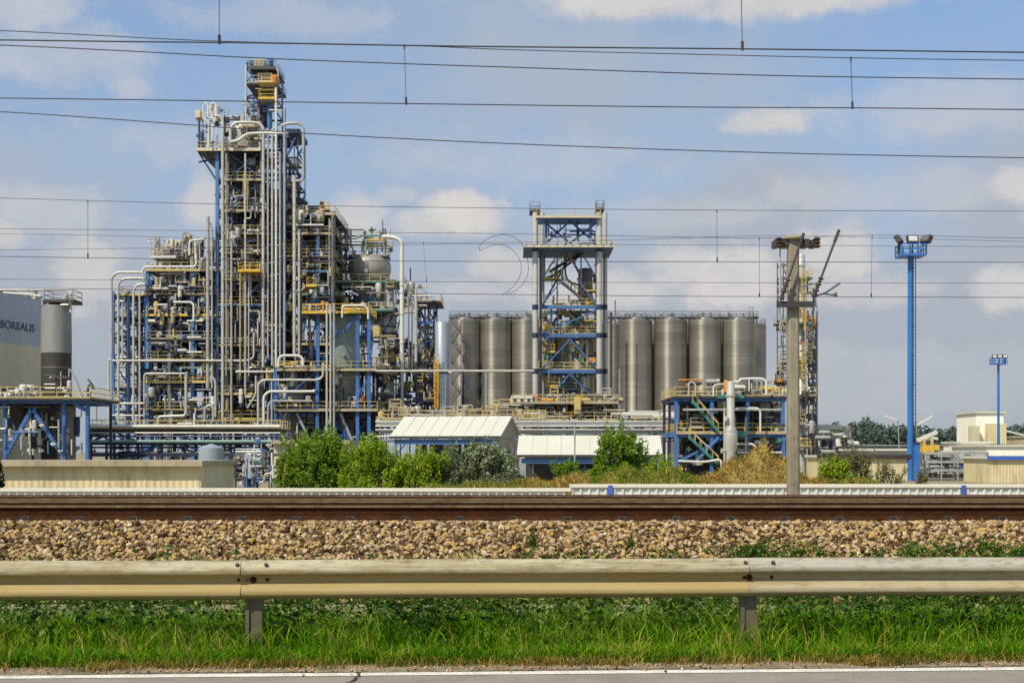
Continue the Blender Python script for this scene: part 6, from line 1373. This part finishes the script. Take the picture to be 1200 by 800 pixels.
# ================================================================== leave out what cannot be seen; past 300 of a kind in view, one object
from mathutils.bvhtree import BVHTree
KIDS = {}
for o in SC.objects:
    if o.parent is not None: KIDS.setdefault(o.parent.name, []).append(o)
def kids(o):
    out = []
    for c in KIDS.get(o.name, ()): out.append(c); out += kids(c)
    return out
def root_of(o):
    while o.parent is not None: o = o.parent
    return o
V, Fc, own = [], [], []
for o in SC.objects:
    if o.type != 'MESH': continue
    r = root_of(o)
    if r.location.y < 30 or o.name.startswith(('ground', 'far_wood')): continue
    mw = Matrix.Translation(r.location) @ Matrix.Rotation(r.rotation_euler.z, 4, 'Z'); k = len(V)
    V += [mw @ v.co for v in o.data.vertices]
    for p in o.data.polygons: Fc.append([k+i for i in p.vertices]); own.append(r.name)
bvh = BVHTree.FromPolygons(V, Fc); cam = Vector((0, 0, CH)); seen = {}
for root in CLUT:
    hits = 0; tot = 0; lo = [1e9]*2; hi = [-1e9]*2
    for o in [root]+kids(root):
        if o.type != 'MESH': continue
        ps = o.data.polygons; stepn = max(1, len(ps)//14)
        for i in range(0, len(ps), stepn):
            c = root.location+ps[i].center; d = c-cam; L = d.length; h = bvh.ray_cast(cam, d/L, L+.01)
            tot += 1
            if h[0] is not None and own[h[2]] == root.name and h[3] > L-.6: hits += 1
        for v in o.data.vertices:
            c = root.location+v.co; a = (c.x/c.y*F, c.z/c.y*F)
            for q in (0, 1): lo[q] = min(lo[q], a[q]); hi[q] = max(hi[q], a[q])
    seen[root.name] = (hits/max(1, tot)*max(1, hi[0]-lo[0])*max(1, hi[1]-lo[1])) if hits else 0
    root['_cat'] = root['category']
bycat = {}; used = {}
for root in sorted(CLUT, key=lambda r: -seen[r.name]):
    if seen[root.name] > .8 and used.setdefault(root['label'], root.name) == root.name: bycat.setdefault(root['category'], []).append(root)
keep = set(); rest = []
clut = {r.name for r in CLUT}
for cat, L in bycat.items():
    have = sum(1 for o in SC.objects if o.parent is None and o.get('category') == cat and o.name not in clut)
    L.sort(key=lambda r: -seen[r.name]); n = max(0, 290-have)
    keep |= {r.name for r in L[:n]}; rest += L[n:]
    print('kept', cat, have, len(L[:n]), 'rest', len(L[n:]))
if rest:
    m = MB(); mi = []; mats = []
    for r in rest:
        for o in [r]+kids(r):
            if o.type != 'MESH': continue
            k = len(m.v); m.v += [tuple(r.location+v.co) for v in o.data.vertices]; mt = o.data.materials[0]
            if mt not in mats: mats.append(mt)
            for p in o.data.polygons: m.f.append(tuple(k+i for i in p.vertices)); mi.append(mats.index(mt))
    m.sm = True; o = m.build('small_pipework', mats[0])
    for mt in mats[1:]: o.data.materials.append(mt)
    o.data.polygons.foreach_set('material_index', mi)
    kind(tag(o, 'dense tangle of thin small pipes filling the steel structures of the plant', 'pipework'), 'stuff')
for r in CLUT:
    if r.name in keep:
        del r['_cat']; continue
    for c in kids(r): bpy.data.objects.remove(c)
    bpy.data.objects.remove(r)

# ================================================================== sky, sun, camera
SUN_EL, SUN_AZ = math.radians(48), math.radians(220)
w = bpy.data.worlds.new('World'); SC.world = w; w.use_nodes = True; nt = w.node_tree; nt.nodes.clear(); N = nt.nodes.new; Lk = nt.links.new
out = N('ShaderNodeOutputWorld'); bg = N('ShaderNodeBackground'); Lk(bg.outputs[0], out.inputs[0])
sky = N('ShaderNodeTexSky'); sky.sky_type = 'NISHITA'; sky.sun_disc = False; sky.sun_elevation = SUN_EL; sky.sun_rotation = SUN_AZ; sky.air_density = 1.0; sky.dust_density = SKY_DUST; sky.ozone_density = 2.0
bg.inputs[1].default_value = SKY_STR
tc = N('ShaderNodeTexCoord'); nrm = N('ShaderNodeVectorMath'); nrm.operation = 'NORMALIZE'; Lk(tc.outputs['Generated'], nrm.inputs[0])
def math_(op, a, b=None, c=None, clamp=False):
    n = N('ShaderNodeMath'); n.operation = op; n.use_clamp = clamp
    for i, v in enumerate((a, b, c)):
        if v is None: continue
        if hasattr(v, 'is_output'): Lk(v, n.inputs[i])
        else: n.inputs[i].default_value = v
    return n.outputs[0]
mpn = N('ShaderNodeMapping'); mpn.inputs['Scale'].default_value = (1, 1, 1.5); Lk(nrm.outputs[0], mpn.inputs[0])
def noise(scale, det, rough=.6, dist=0., vec=None):
    n = N('ShaderNodeTexNoise'); n.inputs['Scale'].default_value = scale; n.inputs['Detail'].default_value = det; n.inputs['Roughness'].default_value = rough; n.inputs['Distortion'].default_value = dist
    Lk(vec or mpn.outputs[0], n.inputs['Vector']); return n.outputs[0]
nf = noise(30, 9, .66); nm = noise(7, 5, .6, .4); nb = noise(3.2, 5, .58, .3)
def dirv(px, py): return Vector(((px-CX)/F, 1, (HY-py)/F)).normalized()
dens = None
blobs = [(15, 6, 95, 34, .6), (760, -6, 130, 28, .95), (900, 2, 120, 24, .9), (1010, -14, 140, 26, .8), (156, 104, 34, 20, .5), (898, 141, 54, 19, .9), (545, 248, 58, 30, 1), (500, 262, 46, 20, .75), (240, 238, 34, 44, .8), (12, 275, 30, 26, .8), (100, 312, 52, 58, .8), (415, 256, 48, 34, .85), (800, 316, 56, 30, .85), (865, 326, 76, 40, .95), (985, 298, 62, 42, 1), (1010, 340, 90, 26, .6), (1176, 338, 42, 30, .9), (1192, 215, 34, 24, .9), (690, 342, 120, 28, .8), (600, 312, 66, 30, .7), (465, 228, 30, 12, .4), (1000, 455, 300, 60, .25), (330, 20, 150, 30, .35), (80, 60, 120, 40, .45), (1120, 120, 160, 40, .4), (640, 190, 220, 40, .3), (250, 170, 160, 36, .3), (1050, 225, 160, 30, .35), (60, 250, 90, 40, .5), (760, 250, 160, 24, .3), (-90, 300, 70, 50, .8), (1290, 250, 80, 50, .8), (560, 340, 60, 20, .5)]
sep = N('ShaderNodeSeparateXYZ'); Lk(nrm.outputs[0], sep.inputs[0])
nw = math_('MULTIPLY_ADD', math_('ADD', math_('MULTIPLY', nf, .55), math_('MULTIPLY', nm, .45)), 2.6, -1.3)
for px, py, rx, ry, amt in blobs:
    c = dirv(px, py); sv = N('ShaderNodeVectorMath'); sv.operation = 'SUBTRACT'; Lk(nrm.outputs[0], sv.inputs[0]); sv.inputs[1].default_value = c
    ml = N('ShaderNodeVectorMath'); ml.operation = 'MULTIPLY'; Lk(sv.outputs[0], ml.inputs[0]); ml.inputs[1].default_value = (F/rx, F/rx, F/ry)
    ln = N('ShaderNodeVectorMath'); ln.operation = 'LENGTH'; Lk(ml.outputs[0], ln.inputs[0])
    d = math_('SUBTRACT', ln.outputs['Value'], math_('MULTIPLY', nw, 1.15))
    mr = N('ShaderNodeMapRange'); mr.interpolation_type = 'SMOOTHSTEP'; mr.inputs[1].default_value = 1.12; mr.inputs[2].default_value = .38; mr.inputs[3].default_value = 0; mr.inputs[4].default_value = amt; Lk(d, mr.inputs[0])
    dens = mr.outputs[0] if dens is None else math_('MAXIMUM', dens, mr.outputs[0])
# thin high veil everywhere, thicker towards the horizon
veil = N('ShaderNodeMapRange'); veil.interpolation_type = 'SMOOTHSTEP'; veil.inputs[1].default_value = .38; veil.inputs[2].default_value = .72; veil.inputs[4].default_value = VEIL; Lk(math_('ADD', math_('MULTIPLY', nb, .6), math_('MULTIPLY', nm, .4)), veil.inputs[0])
low = N('ShaderNodeMapRange'); low.interpolation_type = 'SMOOTHSTEP'; low.inputs[1].default_value = .36; low.inputs[2].default_value = .02; low.inputs[3].default_value = LOW0; low.inputs[4].default_value = LOW1; Lk(sep.outputs[2], low.inputs[0])
hz = math_('ADD', veil.outputs[0], low.outputs[0], clamp=True)
# tint of the clear air
tint = N('ShaderNodeMix'); tint.data_type = 'RGBA'; tint.blend_type = 'MULTIPLY'; tint.inputs[0].default_value = 1; Lk(sky.outputs[0], tint.inputs[6]); tint.inputs[7].default_value = SKY_TINT
hc = ramp(nt, [(.0, HAZE_LOW), (.45, HAZE_MID), (.95, HAZE_TOP)]); Lk(math_('MULTIPLY', sep.outputs[2], 3.0), hc.inputs[0])
hs = N('ShaderNodeVectorMath'); hs.operation = 'SCALE'; Lk(hc.outputs[0], hs.inputs[0]); hs.inputs['Scale'].default_value = 1/SKY_STR
mx1 = N('ShaderNodeMix'); mx1.data_type = 'RGBA'; Lk(hz, mx1.inputs[0]); Lk(tint.outputs[2], mx1.inputs[6]); Lk(hs.outputs[0], mx1.inputs[7])
mx2 = N('ShaderNodeMix'); mx2.data_type = 'RGBA'; Lk(dens, mx2.inputs[0]); Lk(mx1.outputs[2], mx2.inputs[6])
crp = ramp(nt, [(.3, CLOUD_LO), (.75, CLOUD_HI)]); Lk(math_('ADD', math_('MULTIPLY', nf, .5), math_('MULTIPLY', nm, .5)), crp.inputs[0])
sc_ = N('ShaderNodeVectorMath'); sc_.operation = 'SCALE'; Lk(crp.outputs[0], sc_.inputs[0]); sc_.inputs['Scale'].default_value = CLOUD_GAIN
Lk(sc_.outputs[0], mx2.inputs[7]); Lk(mx2.outputs[2], bg.inputs[0])
sd = bpy.data.lights.new('sun', 'SUN'); sd.energy = SUN; sd.angle = math.radians(.55); sd.color = (1, .90, .74); so = bpy.data.objects.new('sun', sd); COL.objects.link(so)
to_sun = Vector((math.sin(SUN_AZ)*math.cos(SUN_EL), math.cos(SUN_AZ)*math.cos(SUN_EL), math.sin(SUN_EL))); so.rotation_euler = to_sun.to_track_quat('Z', 'Y').to_euler(); so.location = (0, -20, 60)
cd = bpy.data.cameras.new('camera'); cd.sensor_width = 36; cd.lens = 36*F/1200; cd.shift_y = (HY-400)/1200; cd.clip_start = .1; cd.clip_end = 9000
co = bpy.data.objects.new('camera', cd); COL.objects.link(co); co.location = (0, 0, CH); co.rotation_euler = (math.radians(90), 0, 0); SC.camera = co
SC.view_settings.view_transform = 'Standard'; SC.view_settings.look = 'None'; SC.view_settings.exposure = EXPO; SC.view_settings.gamma = 1; SC.view_settings.use_curve_mapping = False
SC.cycles.max_bounces = 6; SC.cycles.use_denoising = True
